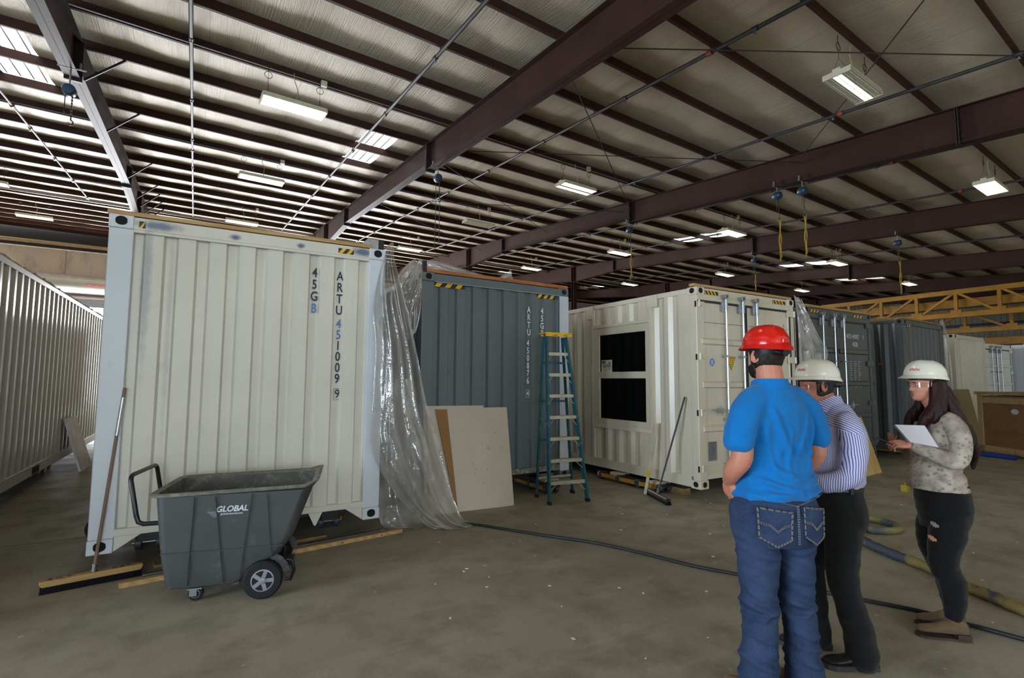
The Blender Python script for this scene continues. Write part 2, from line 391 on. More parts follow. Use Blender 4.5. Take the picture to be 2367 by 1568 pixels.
# ------------------------------------------------------------------ hanging fluorescent fixtures
LHOUS = mat('fixture_white_enamel', srgb(205, 198, 170), .35, .2, .5, .08, 6)
REFL = mat('fixture_reflector', srgb(226, 220, 196), .3, .3, .5, .05, 6)
TUBE_ON = emis('fluorescent_tube_lit', (1, .86, .62, 1), 13.0)
TUBE_OFF = mat('fluorescent_tube_unlit', srgb(206, 204, 190), .3)
def ceiling_light(u, v, label, lit, group='fluorescent fixtures under the roof'):
    """lit: indices of the six tubes that burn"""
    z = -.72; base = hall(u, v, z)
    t = thing('ceiling_light', label, 'lamp', base, PA, group)
    L, Wd = 1.22, .42
    m = MB(); m.box((-L/2, -Wd/2, .05), (L/2, Wd/2, .09)); m.box((-L/2, -.06, .09), (L/2, .06, .13)); m.build('housing', LHOUS, t)
    for k in range(6):
        y = -Wd/2+Wd*(k+.5)/6; w = Wd/12
        MB().prism([(y-w, 0), (y-w+.006, 0), (y-.012, .046), (y+.012, .046), (y+w-.006, 0), (y+w, 0), (y+.014, .05), (y-.014, .05)], -L/2, L/2, plane='yz').build('reflector', REFL, t)
    for k in range(6):
        y = -Wd/2+Wd*(k+.5)/6
        m = MB(); m.tube([(-L/2+.03, y, .016), (L/2-.03, y, .016)], .018, 8); m.build('tube', TUBE_ON if k in lit else TUBE_OFF, t, 60)
    for s in (-1, 1): MB().box((s*L/2-.012, -Wd/2, -.006), (s*L/2+.012, Wd/2, .06)).build('end_plate', LHOUS, t)
    for s in (-1, 1):
        hz = .72+.02; m = MB(); m.tube([(s*.5, -.12, .09), (s*.5, 0, .34), (s*.5, .12, .09)], .004, 5)
        m.tube([(s*.5, 0, .34), (s*.5, 0, hz-.12)], .004, 5)
        m.tube([(s*.5+.07*math.cos(a), 0, hz-.2+.07*math.sin(a)) for a in [2*PI*q/14 for q in range(14)]], .006, 5, closed=True)
        m.tube([(s*.5, 0, hz-.12), (s*.5, 0, hz)], .006, 5); m.build('hanger_wire', DARKST, t)
    m = MB(); m.tube([(.05, 0, .13), (.07, .02, .4), (.0, .03, .6), (-.02, 0, .74)], .009, 6); m.build('power_cord', mat('lamp_cord', srgb(150, 140, 110), .6), t, 60)
    return t
ALL = (0, 1, 2, 3, 4, 5)
LAMPS = [(-3.7, 7.4, 'long fluorescent fixture over the cream container, nearest of its row', ALL), (-3.7, 13.4, 'fluorescent fixture second in the row over the cream container', ALL),
 (-3.7, 20.9, 'fluorescent fixture just above the cream container roof line', ALL), (-11.6, 20.9, 'fluorescent fixture cut off by the left edge of the picture', ALL), (-11.6, 27.5, 'far fluorescent fixture above the concrete wall at left', ALL),
 (4.0, 7.4, 'fluorescent fixture between the middle and the hoist rafter', (0, 1, 2, 4, 5)), (4.0, 13.4, 'unlit fluorescent fixture behind the chain hoist, all tubes dark', ()), (4.0, 20.9, 'fluorescent fixture seen between the cream and the grey container', ALL),
 (4.0, .05, 'nearest right fluorescent fixture with only its middle tubes burning', (2, 3)), (11.8, .05, 'bright square fluorescent fixture at the right edge', ALL), (11.8, 7.4, 'fluorescent fixture just right of two skylights over the white container', ALL),
 (11.8, 13.4, 'fluorescent fixture with a yellow strap hanging beside it', ALL), (11.8, 20.9, 'fluorescent fixture above the grey container roof', ALL),
 (20.3, 7.4, 'fluorescent fixture right of two skylights beyond the third rafter', ALL), (20.3, 13.4, 'small fluorescent fixture over the white container doors', ALL), (20.3, 20.9, 'tiny fluorescent fixture above the white container side wall', ALL),
 (29, 7.4, 'fluorescent fixture over the yellow trusses', ALL), (29, 13.4, 'tiny far fluorescent fixture left of the yellow trusses', ALL), (29, 1.0, 'tiny fluorescent fixture above the right end of the yellow trusses', ALL)]
for u, v, lb, lit in LAMPS: ceiling_light(u, v, lb, lit)
# lamps behind the camera that light the people and the floor
NEAR = {(-3.7, .05): 'out of the picture above the left foreground', (-11.6, 7.4): 'out of the picture beyond the leftmost rafter'}
for u, v in ((-3.7, .05), (-11.6, 7.4)):
    ceiling_light(u, v, 'fluorescent fixture ' + NEAR[(u, v)], ALL)
# lamp rows share a conduit along the purlin
for k, lb in ((5, 'thin conduit along the purlin over the nearest lamp row'), (9, 'thin conduit along the purlin over the second lamp row'), (14, 'thin conduit along the purlin over the third lamp row')):
    m = MB(); m.tube([hall(-18, k*SP-.09, .03), hall(40, k*SP-.09, .03)], .014, 6); c = tag(m.build('conduit', GALV, None, 60), lb, 'conduit')
    b = MB()
    for u in (-3.1, 4.6, 12.4, 20.9): b.cbox(hall(u, k*SP-.1, .06), (.12, .07, .12))
    tag(b.build("junction_box", LHOUS, c), kind="stuff")
# ------------------------------------------------------------------ shipping containers
CW, CH = 2.438, 2.896
def paint(name, c, rough, dirt, dirt_amt=(.6, .8), spots=None, spotcol=None, streak=.25, spec=.5):
    t = NT(name); v = t.coord()
    col = t.ramp(t.noise(v, 1.1, 4), .3, .7, tuple(x*.93 for x in c[:3])+(1,), tuple(min(1, x*1.06) for x in c[:3])+(1,))
    vs = t.coord((7, 7, .35)); sk = t.ramp(t.noise(vs, 1.6, 4, .6), .5, .8); col = t.mix(t.math('MULTIPLY', sk, streak), col, dirt)
    d = t.ramp(t.noise(v, 5.5, 6, .7), *dirt_amt); col = t.mix(t.math('MULTIPLY', d, .6), col, dirt)
    if spots:
        tc = t.add('ShaderNodeTexCoord'); acc = None
        for (x, z, rx, rz, a) in spots:
            mp = t.add('ShaderNodeMapping'); mp.inputs['Location'].default_value = (-x/rx, 0, -z/rz); mp.inputs['Scale'].default_value = (1/rx, 0, 1/rz)
            t.link(tc.outputs['Object'], mp.inputs[0]); ln = t.add('ShaderNodeVectorMath', operation='LENGTH'); t.link(mp.outputs[0], ln.inputs[0])
            nz = t.math('ADD', ln.outputs['Value'], t.math('MULTIPLY', t.math('SUBTRACT', t.noise(tc.outputs['Object'], 14, 3), .5), .7))
            f = t.math('MULTIPLY', t.ramp(nz, .35, 1.0, (1, 1, 1, 1), (0, 0, 0, 1)), a)
            acc = f if acc is None else t.math('MAXIMUM', acc, f)
        col = t.mix(acc, col, spotcol)
    t.set(rough, 0, spec, col); t.bump(t.noise(v, 3.5, 3), .12, .012); return t.m
CREAM = paint('cream_container_paint', srgb(211, 207, 194), .40, srgb(178, 174, 152), (.62, .8), [(.97, 2.825, .06, .035, .95), (1.56, 2.825, .055, .035, .95), (.36, 2.835, .22, .055, .85), (2.19, 2.84, .15, .06, .9), (.285, 2.3, .055, .9, .4), (.47, 1.9, .03, 1.2, .22)], srgb(72, 88, 122), .18)
WHITEC = paint('white_container_paint', srgb(214, 203, 183), .28, srgb(170, 152, 122), (.64, .85), streak=.2)
WHITE2 = paint('silver_white_container_paint', srgb(206, 206, 200), .22, srgb(150, 146, 132), (.66, .85), streak=.15)
GREYC = paint('slate_grey_container_paint', srgb(96, 106, 111), .42, srgb(60, 68, 76), (.6, .8), streak=.3)
DKGREY = paint('dark_grey_container_paint', srgb(72, 76, 76), .42, srgb(44, 46, 46), (.6, .8), streak=.3)
BACKW = paint('bright_white_container_paint', srgb(226, 230, 238), .4, srgb(180, 182, 188), streak=.12)
HOLEM = mat('casting_hole_dark', srgb(14, 14, 14), .9)
GASK = mat('door_gasket', srgb(36, 40, 46), .6)
YTAPE = mat('hazard_yellow', srgb(226, 178, 24), .5); BTAPE = mat('hazard_black', srgb(28, 28, 30), .5)
NAVY = mat('stencil_navy', srgb(34, 40, 62), .6); BLUEL = mat('stencil_blue', srgb(92, 122, 176), .6); WHITEL = mat('stencil_white', srgb(216, 222, 228), .6)
def casting(parent, m, x0, x1, y0, y1, z0, z1, faces):
    """corner casting; faces: front / left / right get an oval aperture"""
    mb = MB(); mb.box((x0, y0+.001, z0), (x1, y1, z1)); o = mb.build('corner_casting', m, parent, bevel=.008)
    for f in faces:
        n = 20; cz = (z0+z1)/2
        for r0, r1, d in ((1.0, .0, .0),):
            ring = [(.043*math.cos(a), .033*math.sin(a)+(.012 if math.sin(a) > 0 else -.002)) for a in [2*PI*k/n for k in range(n)]]
            if f == 'front': cx = (x0+x1)/2; P = [Vector((cx+a, y0-.0015, cz+b)) for a, b in ring]
            elif f == 'left': cy = (y0+y1)/2; P = [Vector((x0-.0015, cy+a, cz+b)) for a, b in ring]
            else: cy = (y0+y1)/2; P = [Vector((x1+.0015, cy+a, cz+b)) for a, b in ring]
            MB().add(P, [tuple(range(n))]).build('aperture', HOLEM, o, fix=False)
    return o
def corr(w0, w1, z0, z1, prof_start, period, flat_out, slope, flat_in, depth, sign=1):
    """corrugated sheet from w0 to w1: list of (w, offset) pairs of a trapezoid profile"""
    pts = [(w0, 0)]; w = w0+prof_start
    while w+2*slope+flat_in < w1-.01:
        pts += [(w, 0), (w+slope, depth), (w+slope+flat_in, depth), (w+2*slope+flat_in, 0)]; w += period
    pts.append((w1, 0)); return pts
def sheet(pts, z0, z1, axis, base, m, parent, name, th=.004, flip=1):
    """vertical corrugated sheet with real thickness; axis 'x' runs along x (offset to +y), 'y' runs along y (offset to +x*flip)"""
    mb = MB(); n = len(pts)
    def P(w, o, z, k): return (w, base+o+k, z) if axis == 'x' else (base+flip*(o+k), w, z)
    vs = [P(w, o, z, k) for k in (0, th) for z in (z0, z1) for w, o in pts]
    fs = []
    for k in (0, 1):
        for i in range(n-1): fs.append((k*2*n+i, k*2*n+i+1, k*2*n+n+i+1, k*2*n+n+i))
    fs += [(0, n, 3*n, 2*n), (n-1, 2*n-1, 4*n-1, 3*n-1)]
    for i in range(n-1): fs += [(i, 2*n+i, 2*n+i+1, i+1), (n+i, n+i+1, 3*n+i+1, 3*n+i)]
    return mb.add(vs, fs).build(name, m, parent)
def hazard(parent, x0, x1, y, z, h, n, base=True, dz=0.0, lean=1.0, dim=None):
    mb = MB(); sl = dz/(x1-x0)
    if base: mb.add([(x0, y, z), (x1, y, z+dz), (x1, y, z+h+dz), (x0, y, z+h)], [(0, 1, 2, 3)])
    o = mb.build('hazard_tape', BTAPE, parent, fix=False) if base else None
    yb = MB(); w = (x1-x0)/(2*n)
    for k in range(n):
        a = x0+2*k*w
        p = [(a, 0), (a+w, 0), (a+w+lean*h*.8, h), (a+lean*h*.8, h)]
        p = [(min(max(q, x0), x1), zz) for q, zz in p]
        yb.add([(q, y-.0012, z+zz+sl*(q-x0)) for q, zz in p], [(0, 1, 2, 3)])
    yo = yb.build('yellow_stripes', YTAPE, o if o else parent, fix=False)
    return tag(yo, kind='stuff')
def container(label, x, y, z, yaw, L, m, front='panel', postm=None, winhole=None, left=True, right=True, group='shipping containers', sideprof=(.05, .278, .07, .068, .072, .034), railm=None, pw=.17):
    t = thing('shipping_container', label, 'container', (x, y, z), R(yaw), group)
    postm = postm or m; railm = railm or m
    for cx in (0, CW-.178):
        for cy in (0, L-.162):
            for cz in (0, CH-.118):
                f = []
                if cy == 0: f.append('front')
                f.append('left' if cx == 0 else 'right')
                casting(t, postm, cx, cx+.178, cy-(.006 if cy == 0 else 0), cy+.162, cz, cz+.118, f)
    for cx in (.004, CW-pw-.004):
        for cy in (.004, L-.124): MB().box((cx, cy, .118), (cx+pw, cy+.12, CH-.118)).build('corner_post', postm, t, bevel=.008)
    for cy in (.004, L-.10): MB().box((.17, cy, CH-.118), (CW-.17, cy+.09, CH-.008)).build('header_rail', m, t, bevel=.006)
    for cy in (.004, L-.10): MB().box((.17, cy, .13), (CW-.17, cy+.1, .19)).build('sill_rail', railm, t, bevel=.006)
    for cx, has, fl in ((0, left, 1), (CW, right, -1)):
        a, b = sorted((cx+.006*fl, cx+.062*fl)); MB().box((a, .16, CH-.085), (b, L-.16, CH-.01)).build('roof_side_rail', m, t, bevel=.005)
        a, b = sorted((cx+.004*fl, cx+.05*fl)); MB().box((a, .16, .014), (b, L-.16, .165)).build('bottom_side_rail', railm, t, bevel=.004)
        if has and not (winhole and cx == 0):
            pts = corr(.12, L-.12, 0, 0, *sideprof[:1], sideprof[1], sideprof[2], sideprof[3], sideprof[4], sideprof[5])
            sheet(pts, .165, CH-.085, 'y', cx+.012*fl, m, t, 'side_panel', flip=fl)
    rb = MB(); n = int(L/.25)
    rb.box((.05, .1, CH-.055), (CW-.05, L-.1, CH-.045)); rb.build('roof_panel', m, t)
    MB().box((.05, .12, .15), (CW-.05, L-.12, .18)).build('floor_panel', DARKST, t)
    m2 = MB()
    for k in range(int(L/.6)): m2.box((.06, .3+k*.6, .03), (CW-.06, .36+k*.6, .15))
    tag(m2.build('cross_member', DARKST, t), kind='stuff')
    MB().box((.1, L-.08, .15), (CW-.1, L-.06, CH-.05)).build('end_panel', m, t)
    return t
def lumber(name, label, p0_, p1_, w, h, m, z, parent=None):
    o = MB().bar((p0_[0], p0_[1], z+h/2), (p1_[0], p1_[1], z+h/2), w, h).build(name, m, None, bevel=.004)
    return tag(o, label, 'timber', 'timber along the container roof edges')
def wood(name, c0, c1, scale=(1, 1, 1), rough=.65, grain=18):
    t = NT(name); v = t.coord(scale); w = t.add('ShaderNodeTexWave', wave_type='BANDS', bands_direction='Y'); w.inputs['Scale'].default_value = grain
    w.inputs['Distortion'].default_value = 6; w.inputs['Detail'].default_value = 3; w.inputs['Detail Scale'].default_value = 1.2; t.link(v, w.inputs[0])
    col = t.mix(w.outputs['Fac'], c0, c1); k = t.ramp(t.noise(v, 3.0, 3), .66, .72); col = t.mix(t.math('MULTIPLY', k, .45), col, tuple(x*.45 for x in c0[:3])+(1,))
    t.set(rough, 0, .25, col); t.bump(w.outputs['Fac'], .1, .002); return t.m
PINE = wood('pine_lumber', srgb(192, 158, 110), srgb(172, 136, 88), (.6, 6, 6), grain=3)
PINE2 = wood('reddish_lumber', srgb(176, 118, 72), srgb(156, 98, 56), (.6, 6, 6), grain=3)
PLY = wood('plywood_face', srgb(206, 176, 118), srgb(188, 154, 94), (3, .5, .5), grain=2)
OLDWOOD = wood('old_lumber', srgb(150, 126, 88), srgb(132, 106, 70), (.8, 5, 5), grain=3)
# --- 1: cream container, blank end wall towards the viewer
c1 = container('cream container with dark stencilled letters behind the wheeled bin', -.761, 5.54, .211, -.2, 13.7, CREAM, postm=paint('cool_white_post_paint', srgb(204, 209, 216), .4, srgb(170, 174, 182), streak=.12), pw=.178)
pts = corr(.15, CW-.15, 0, 0, .0, .2495, .12, .018, .098, .038)
pts = [(.15, 0)]
for k in range(9):
    a = .150+k*.2495; pts += [(a+.002, 0), (a+.022, .036), (a+.098, .036), (a+.118, 0)]
pts.append((CW-.15, 0)); sheet(pts, .19, CH-.118, 'x', .03, CREAM, c1, 'end_wall')
MB().box((.178, .0, CH-.145), (CW-.178, .03, CH-.118)).build('header_lip', CREAM, c1, bevel=.004)
for sx in (0, 1):
    p = [(.178, .005), (.178, .135), (.375, .135)] if sx == 0 else [(CW-.178, .005), (CW-.178, .135), (CW-.36, .135)]
    MB().prism(p, .012, .05).build('gusset', CREAM, c1, bevel=.004)
MB().prism([(1.725, .135), (1.865, .135), (1.80, .0), (1.785, .004)], .02, .05).build('lifting_lug', CREAM, c1)
hazard(c1, .215, .262, .0026, CH-.10, .062, 1, True, 0, .8)
hazard(c1, 1.93, 2.09, .0026, CH-.098, .056, 2, True, 0, 1.0)
def vtext(parent, s, x, ztop, pitch, size, m, y, sx=.74, cols=None, name='marking'):
    for i, ch in enumerate(s):
        if ch == ' ': continue
        mm = cols(i) if cols else m
        text_mesh(name, ch, size, mm, parent, FRONT(x, y, ztop-pitch*i-size*.36), sx, bold=.0022)
INR = .030+.036-.003; OUT = .03-.003
vtext(c1, '45GB', 1.708, 2.613, .124, .136, NAVY, OUT, cols=lambda i: BLUEL if i == 3 else NAVY)
vtext(c1, 'ARTU', 1.968, 2.607, .122, .136, NAVY, INR-.004)
vtext(c1, '4510099', 1.977, 2.075, .112, .120, NAVY, INR-.004, cols=lambda i: BLUEL if i < 2 else NAVY) if False else None
for i, ch in enumerate('451009'): text_mesh('marking', ch, .136, BLUEL if i < 2 else NAVY, c1, FRONT(1.969, INR-.004, 2.048-i*.1155), .74, bold=.0022)
text_mesh('marking', '9', .125, NAVY, c1, FRONT(1.976, INR-.004, 1.312), .8, bold=.0012)
m = MB()
for a, b in (((-.034, -.056), (-.031, .058)), ((.031, -.056), (.034, .058)), ((-.034, -.058), (.034, -.055)), ((-.034, .056), (.034, .059))): m.box((1.976+a[0], INR-.0045, 1.312+a[1]), (1.976+b[0], INR-.003, 1.312+b[1]))
m.build('marking_frame', NAVY, c1)
FAINT = mat('faint_pencil', srgb(120, 118, 116), .8)
m = MB(); r2 = random.Random(3)
for x, n, zc in ((1.27, 9, .80), (1.36, 12, .82), (1.28, 3, 1.9)):
    for k in range(n):
        zz = zc-k*.022; m.box((x+r2.uniform(-.006, .004), INR-.0035, zz), (x+r2.uniform(.004, .018), INR-.003, zz+.010))
tag(m.build('pencil_note', FAINT, c1), kind='stuff')
tag(lumber('timber_plank', 'long brown timber laid along the top edge of the cream container', (-.775, 5.62), (1.53, 5.612), .14, .038, PINE, .211+CH+.003), group=None)
m = MB(); bx, by, bz = 1.50, 5.70, .211+CH
m.box((bx+.02, by, bz), (bx+.14, by+.02, bz+.15)); m.prism([(bx-.12, bz+.0), (bx+.02, bz+.15), (bx+.02, bz)], by, by+.02); b_ = m.build('curb_flashing', GALV, None)
tag(b_, 'grey metal curb corner standing on the cream container roof', 'flashing')
MB().box((bx+.14, by-.01, bz), (bx+.20, by+.02, bz+.15)).build('dark_cap', BLACKM, b_)
# --- 0: silver-white container at the far left, long corrugated side
c0 = container('silver white container whose long ribbed side fills the left edge', -2.08-CW, 4.5, .224, 0, 13.7, WHITE2, left=False)
for yy in (8.1, 10.2):
    MB().box((CW-.003, yy-4.5+.0, .03), (CW+.002, yy-4.5+.36, .13)).build('forklift_pocket', HOLEM, c0)
m = MB(); r3 = random.Random(9)
m.tube([(CW-.05+r3.uniform(-.01, .01), 2+k*.12, CH+.012+r3.uniform(0, .022)) for k in range(90)], [.016+r3.uniform(-.006, .012) for k in range(90)], 6)
m.build('roof_edge_sealant', mat('torn_membrane', srgb(150, 136, 128), .8), c0)
# --- 2: slate grey container
c2 = container('slate grey container with white stencilled letters behind the drywall', 2.423, 6.357, .210, 1.2, 13.7, GREYC, postm=None)
pts = [(.15, 0)]
for k in range(9):
    a = .145+k*.2495; pts += [(a+.002, 0), (a+.022, .036), (a+.110, .036), (a+.130, 0)]
pts.append((CW-.15, 0)); sheet(pts, .19, CH-.118, 'x', .03, GREYC, c2, 'end_wall')
MB().box((CW-.172, -.004, .1), (CW-.002, .004, CH-.12)).build('post_facing', paint('pale_primer', srgb(196, 200, 208), .5, srgb(150, 150, 150)), c2)
MB().box((.178, .0, .125), (CW-.178, .012, .2)).build('sill_edge', mat('worn_sill', srgb(104, 108, 104), .5, dirt=srgb(160, 150, 120), dirt_amt=(.5, .6)), c2)
MB().box((.178, -.004, CH-.125), (CW-.178, .002, CH-.115)).build('header_edge', mat('scuffed_edge', srgb(150, 156, 160), .5), c2)
hazard(c2, .18, .64, .024, CH-.178, .062, 3); hazard(c2, 1.855, 2.2, .024, CH-.178, .056, 3)
vtext(c2, 'ARTU', 1.71, 2.56, .112, .130, WHITEL, OUT-.001); vtext(c2, '45GB', 1.952, 2.56, .112, .130, WHITEL, OUT-.001)
for i, ch in enumerate('450876'): text_mesh('marking', ch, .127, WHITEL, c2, FRONT(1.695, OUT-.001, 2.015-i*.111), .72, bold=.002)
text_mesh('marking', '4', .105, WHITEL, c2, FRONT(1.694, OUT-.001, 1.275), .8, bold=.001)
m = MB()
for a, b in (((-.034, -.056), (-.030, .058)), ((.030, -.056), (.034, .058)), ((-.034, -.058), (.034, -.054)), ((-.034, .055), (.034, .059))): m.box((1.694+a[0], OUT-.0025, 1.275+a[1]), (1.694+b[0], OUT-.001, 1.275+b[1]))
m.build('marking_frame', WHITEL, c2)
tag(lumber('timber_plank', 'reddish brown timber along the top edge of the slate grey container', (2.48, 6.43), (4.86, 6.48), .12, .05, PINE2, .21+CH+.003), group=None)
k_ = MB().box((2.43, 6.36, .21+CH), (2.485, 6.42, .21+CH+.15)).build('rubber_block', BLACKM, None, bevel=.004); tag(k_, 'black upright block on the left roof corner of the grey container', 'block')
# --- door ends
def door_end(t, m, rods, split=1.135, notice=True, dark=False):
    y = .0
    MB().box((.03, -.004, CH-.205), (CW-.03, .02, CH-.118)).build('door_header', m, t)
    MB().box((.03, -.008, CH-.222), (CW-.11, .03, CH-.19)).build('door_gasket', GASK, t)
    MB().box((CW-.15, .0, .2), (CW-.11, .03, CH-.2)).build('side_gasket', GASK, t)
    MB().box((split-.022, -.004, .19), (split+.026, .03, CH-.19)).build('centre_gasket', GASK, t)
    for nm, a, b in (('left', .03, split-.014), ('right', split+.02, CW-.15)):
        d = MB(); zb, zt = .165, CH-.205
        d.box((a, .012, zb), (b, .05, zt)); door = d.build('door', m, t)
        for z in (.79, 1.42, 2.05):
            rib = MB(); s = .11
            rib.add([(a+.07, .012, z), (b-.04, .012, z), (b-.04, -.018, z+.02), (a+.07, -.018, z+.02), (b-.04, -.018, z+s-.03), (a+.07, -.018, z+s-.03), (b-.04, .012, z+s), (a+.07, .012, z+s)],
                    [(0, 1, 2, 3), (3, 2, 4, 5), (5, 4, 6, 7), (0, 3, 5, 7), (1, 6, 4, 2)]); rib.build('door_rib', m, door)
        MB().box((a+.07, .009, 2.38), (b-.04, .012, 2.386)).build('door_seam', GASK, door)
    for hz in (.24, 1.03, 1.83, 2.60):
        h = MB(); h.box((-.002, .006, hz), (.002, .032, hz+.085)); h.build('hinge_slot', HOLEM, t)
        h = MB(); h.tube([(.045, -.012, hz), (.045, -.012, hz+.1)], .016, 8); h.box((.045, -.01, hz+.02), (.16, .012, hz+.08)); h.build('hinge', m, t)
        h = MB(); h.box((CW-.22, -.022, hz), (CW-.01, .0, hz+.10)); h.tube([(CW-.03, -.02, hz), (CW-.03, -.02, hz+.1)], .018, 8); h.build('hinge', m, t)
    for r_ in rods:
        q = MB(); q.tube([(r_, -.045, .20), (r_, -.045, CH-.13)], .017, 10); rod = q.build('lock_rod', CHROME, t, 60)
        g_ = MB(); g_.tube([(r_, -.045, CH-.33), (r_, -.045, CH-.16)], .026, 10); g_.box((r_-.075, -.03, CH-.33), (r_-.02, .008, CH-.19)); g_.build('rod_guide', GALV, rod, 60)
        g_ = MB()
        for zz in (.3, .95, 1.88): g_.box((r_-.06, -.06, zz), (r_+.02, .008, zz+.035))
        tag(g_.build('rod_bracket', GALV, rod), kind='stuff')
        g_ = MB(); g_.box((r_-.06, -.07, CH-.135), (r_-.025, .0, CH-.085)); g_.box((r_+.02, -.07, CH-.125), (r_+.045, .0, CH-.07)); g_.box((r_-.03, -.07, CH-.15), (r_+.035, -.035, CH-.125)); g_.build('cam_keeper', GALV, rod)
    for hx, hz, s in ((rods[0], 1.10, -1), (rods[2], 1.05, 1)):
        g_ = MB(); g_.bar((hx, -.06, hz), (hx+s*.36, -.065, hz+.012), .03, .012); g_.cbox((hx+s*.18, -.05, hz+.0), (.07, .05, .07)); g_.tube([(hx+s*.17, -.06, hz-.07), (hx+s*.19, -.06, hz+.08)], .01, 6)
        g_.build('lock_handle', GALV, t)
# --- 3: white container with window
c3 = container('white container with a dark sash window and doors behind the red helmet', 6.062, 4.954, .157, 0, 12.2, WHITEC, winhole=True)
door_end(c3, WHITEC, (.605, 1.008, 1.354))
hazard(c3, .185, .48, -.005, CH-.10, .056, 4, lean=-.9); hazard(c3, 1.85, 2.19, -.005, CH-.102, .056, 4, lean=-.9)
WL, WR, WB, WT = .91, 2.265, .74, 2.455          # window framing extent along the side wall, above the container base
prof = lambda a, b: [(a, 0)]+[q for w in np.arange(math.ceil((a-.06)/.278)*.278+.06, b-.21, .278) for q in ((w, 0), (w+.068, .034), (w+.138, .034), (w+.206, 0))]+[(b, 0)]
sheet(prof(.12, WL-.02), .165, CH-.085, 'y', .012, WHITEC, c3, 'side_panel', flip=1)
sheet(prof(WR+.02, 12.08), .165, CH-.085, 'y', .012, WHITEC, c3, 'side_panel', flip=1)
sheet(prof(WL, WR), .165, WB, 'y', .012, WHITEC, c3, 'side_panel', flip=1)
sheet(prof(WL, WR), WT, CH-.085, 'y', .012, WHITEC, c3, 'side_panel', flip=1)
for yy in (WL-.02, WR+.02): MB().box((-.02, yy-.03, .165), (.04, yy+.03, CH-.085)).build('framing_post', WHITEC, c3, bevel=.004)
for ya, yb, za in ((.74, .94, 2.68), (2.29, 2.47, 2.64)): MB().box((-.022, ya, za), (.0, yb, CH-.02)).build('patch_plate', WHITEC, c3, bevel=.003)
for nm, za in (('framing_head', WT), ('framing_sill', WB-.035)): MB().box((-.045, WL-.01, za), (.04, WR+.01, za+.05)).build(nm, WHITEC, c3, bevel=.005)
FRM = mat('window_vinyl', srgb(206, 196, 172), .35, 0, .5, .05, 4)
wn = MB()
for a, b in (((WL+.012, WB+.016), (WL+.085, WT-.001)), ((WR-.15, WB+.016), (WR-.012, WT-.001)), ((WL+.085, WT-.13), (WR-.15, WT-.001)), ((WL+.085, WB+.016), (WR-.15, WB+.13)), ((WL+.085, 1.565), (WR-.15, 1.675))): wn.box((-.02, a[0], a[1]), (.03, b[0], b[1]))
win = wn.build('sash_window', FRM, c3, bevel=.0)
GLASS = mat('dark_window_glass', srgb(11, 12, 12), .10, 0, .12, .1, 2)
MB().box((.004, WL+.08, 1.67), (.01, WR-.14, WT-.125)).build('upper_pane', GLASS, win)
MB().box((.012, WL+.08, WB+.12), (.018, WR-.14, 1.57)).build('lower_pane', GLASS, win)
MB().box((-.034, WL+.02, WB+.01), (.0, WR-.02, WB+.04)).build('window_ledge', FRM, win, bevel=.003)
STK = mat('sticker_white', srgb(214, 208, 196), .5); INK = mat('sticker_ink', srgb(40, 38, 40), .6)
st = MB().box((.0025, 1.804, 1.675), (.004, 2.078, 1.885)).build('window_sticker', STK, win)
SIDE = lambda y, z, x=.0015: Matrix.Translation((x, y, z)) @ Matrix.Rotation(R(-90), 4, 'Z') @ Matrix.Rotation(R(90), 4, 'X')
text_mesh('sticker_text', 'MR-', .075, INK, win, SIDE(2.005, 1.845), 1.0, bold=.0015); text_mesh('sticker_text', 'GLASS', .075, INK, win, SIDE(1.942, 1.785), 1.02, bold=.0015)
m = MB(); m.add([(.0016, 1.90, 1.825), (.0016, 1.83, 1.825), (.0016, 1.85, 1.84), (.0016, 1.865, 1.872), (.0016, 1.87, 1.84), (.0016, 1.895, 1.84)], [(0, 1, 2, 3, 4, 5)])
for k in range(5): m.box((.0015, 1.82, 1.75-k*.013), (.0017, 2.06, 1.753-k*.013))
tag(m.build('sticker_print', INK, win), kind='stuff')
DOORF = lambda x, z, y=.0095: FRONT(x, y, z)
m = MB(); m.add([(.647, .009, 1.895), (.868, .009, 1.895), (.757, .009, 1.688)], [(0, 2, 1)]); tr = m.build('warning_triangle', BTAPE, c3, fix=False)
m = MB(); m.add([(.662, .0075, 1.888), (.853, .0075, 1.888), (.757, .0075, 1.706)], [(0, 2, 1)]); m.build('triangle_face', YTAPE, tr, fix=False)
m = MB()
for k, w in enumerate((.12, .10, .085, .06, .035)): m.box((.757-w/2, .006, 1.865-k*.03), (.757+w/2, .0072, 1.871-k*.03))
tag(m.build('triangle_print', mat('brown_print', srgb(150, 104, 20), .6), tr), kind='stuff')
for rad, mm, yy in ((.07, mat('decal_white', srgb(214, 214, 214), .5), .0085), (.058, mat('decal_blue', srgb(110, 146, 206), .5), .007)):
    m = MB(); m.add([(.324+rad*math.cos(a), yy, 1.803+rad*1.05*math.sin(a)) for a in [2*PI*k/28 for k in range(28)]], [tuple(range(28))]); m.build('round_decal', mm, c3, fix=False)
m = MB(); m.tube([(.30, .006, 1.83), (.325, .006, 1.80), (.345, .006, 1.765)], .006, 5); m.tube([(.35, .006, 1.84), (.33, .006, 1.81), (.30, .006, 1.78)], .005, 5); m.build('decal_mark', STK, c3)
pl = MB().box((.197, .0035, .385), (.373, .011, .655)).build('data_plate', mat('aluminium_plate', srgb(128, 130, 134), .45, .5), c3)
m = MB()
for k in range(9): m.box((.21, .002, .64-k*.027), (.36-.03*(k % 3), .0033, .647-k*.027))
tag(m.build('plate_print', mat('plate_print_dark', srgb(92, 94, 98), .6), pl), kind='stuff')
text_mesh('marking', '2', .1, NAVY, c3, DOORF(2.14, 2.42), .8)
tag(lumber('timber_plank', 'light timber along the roof edge of the white container with doors', (6.02, 5.0), (8.45, 5.0), .09, .04, PINE, .157+CH+.003), group=None)
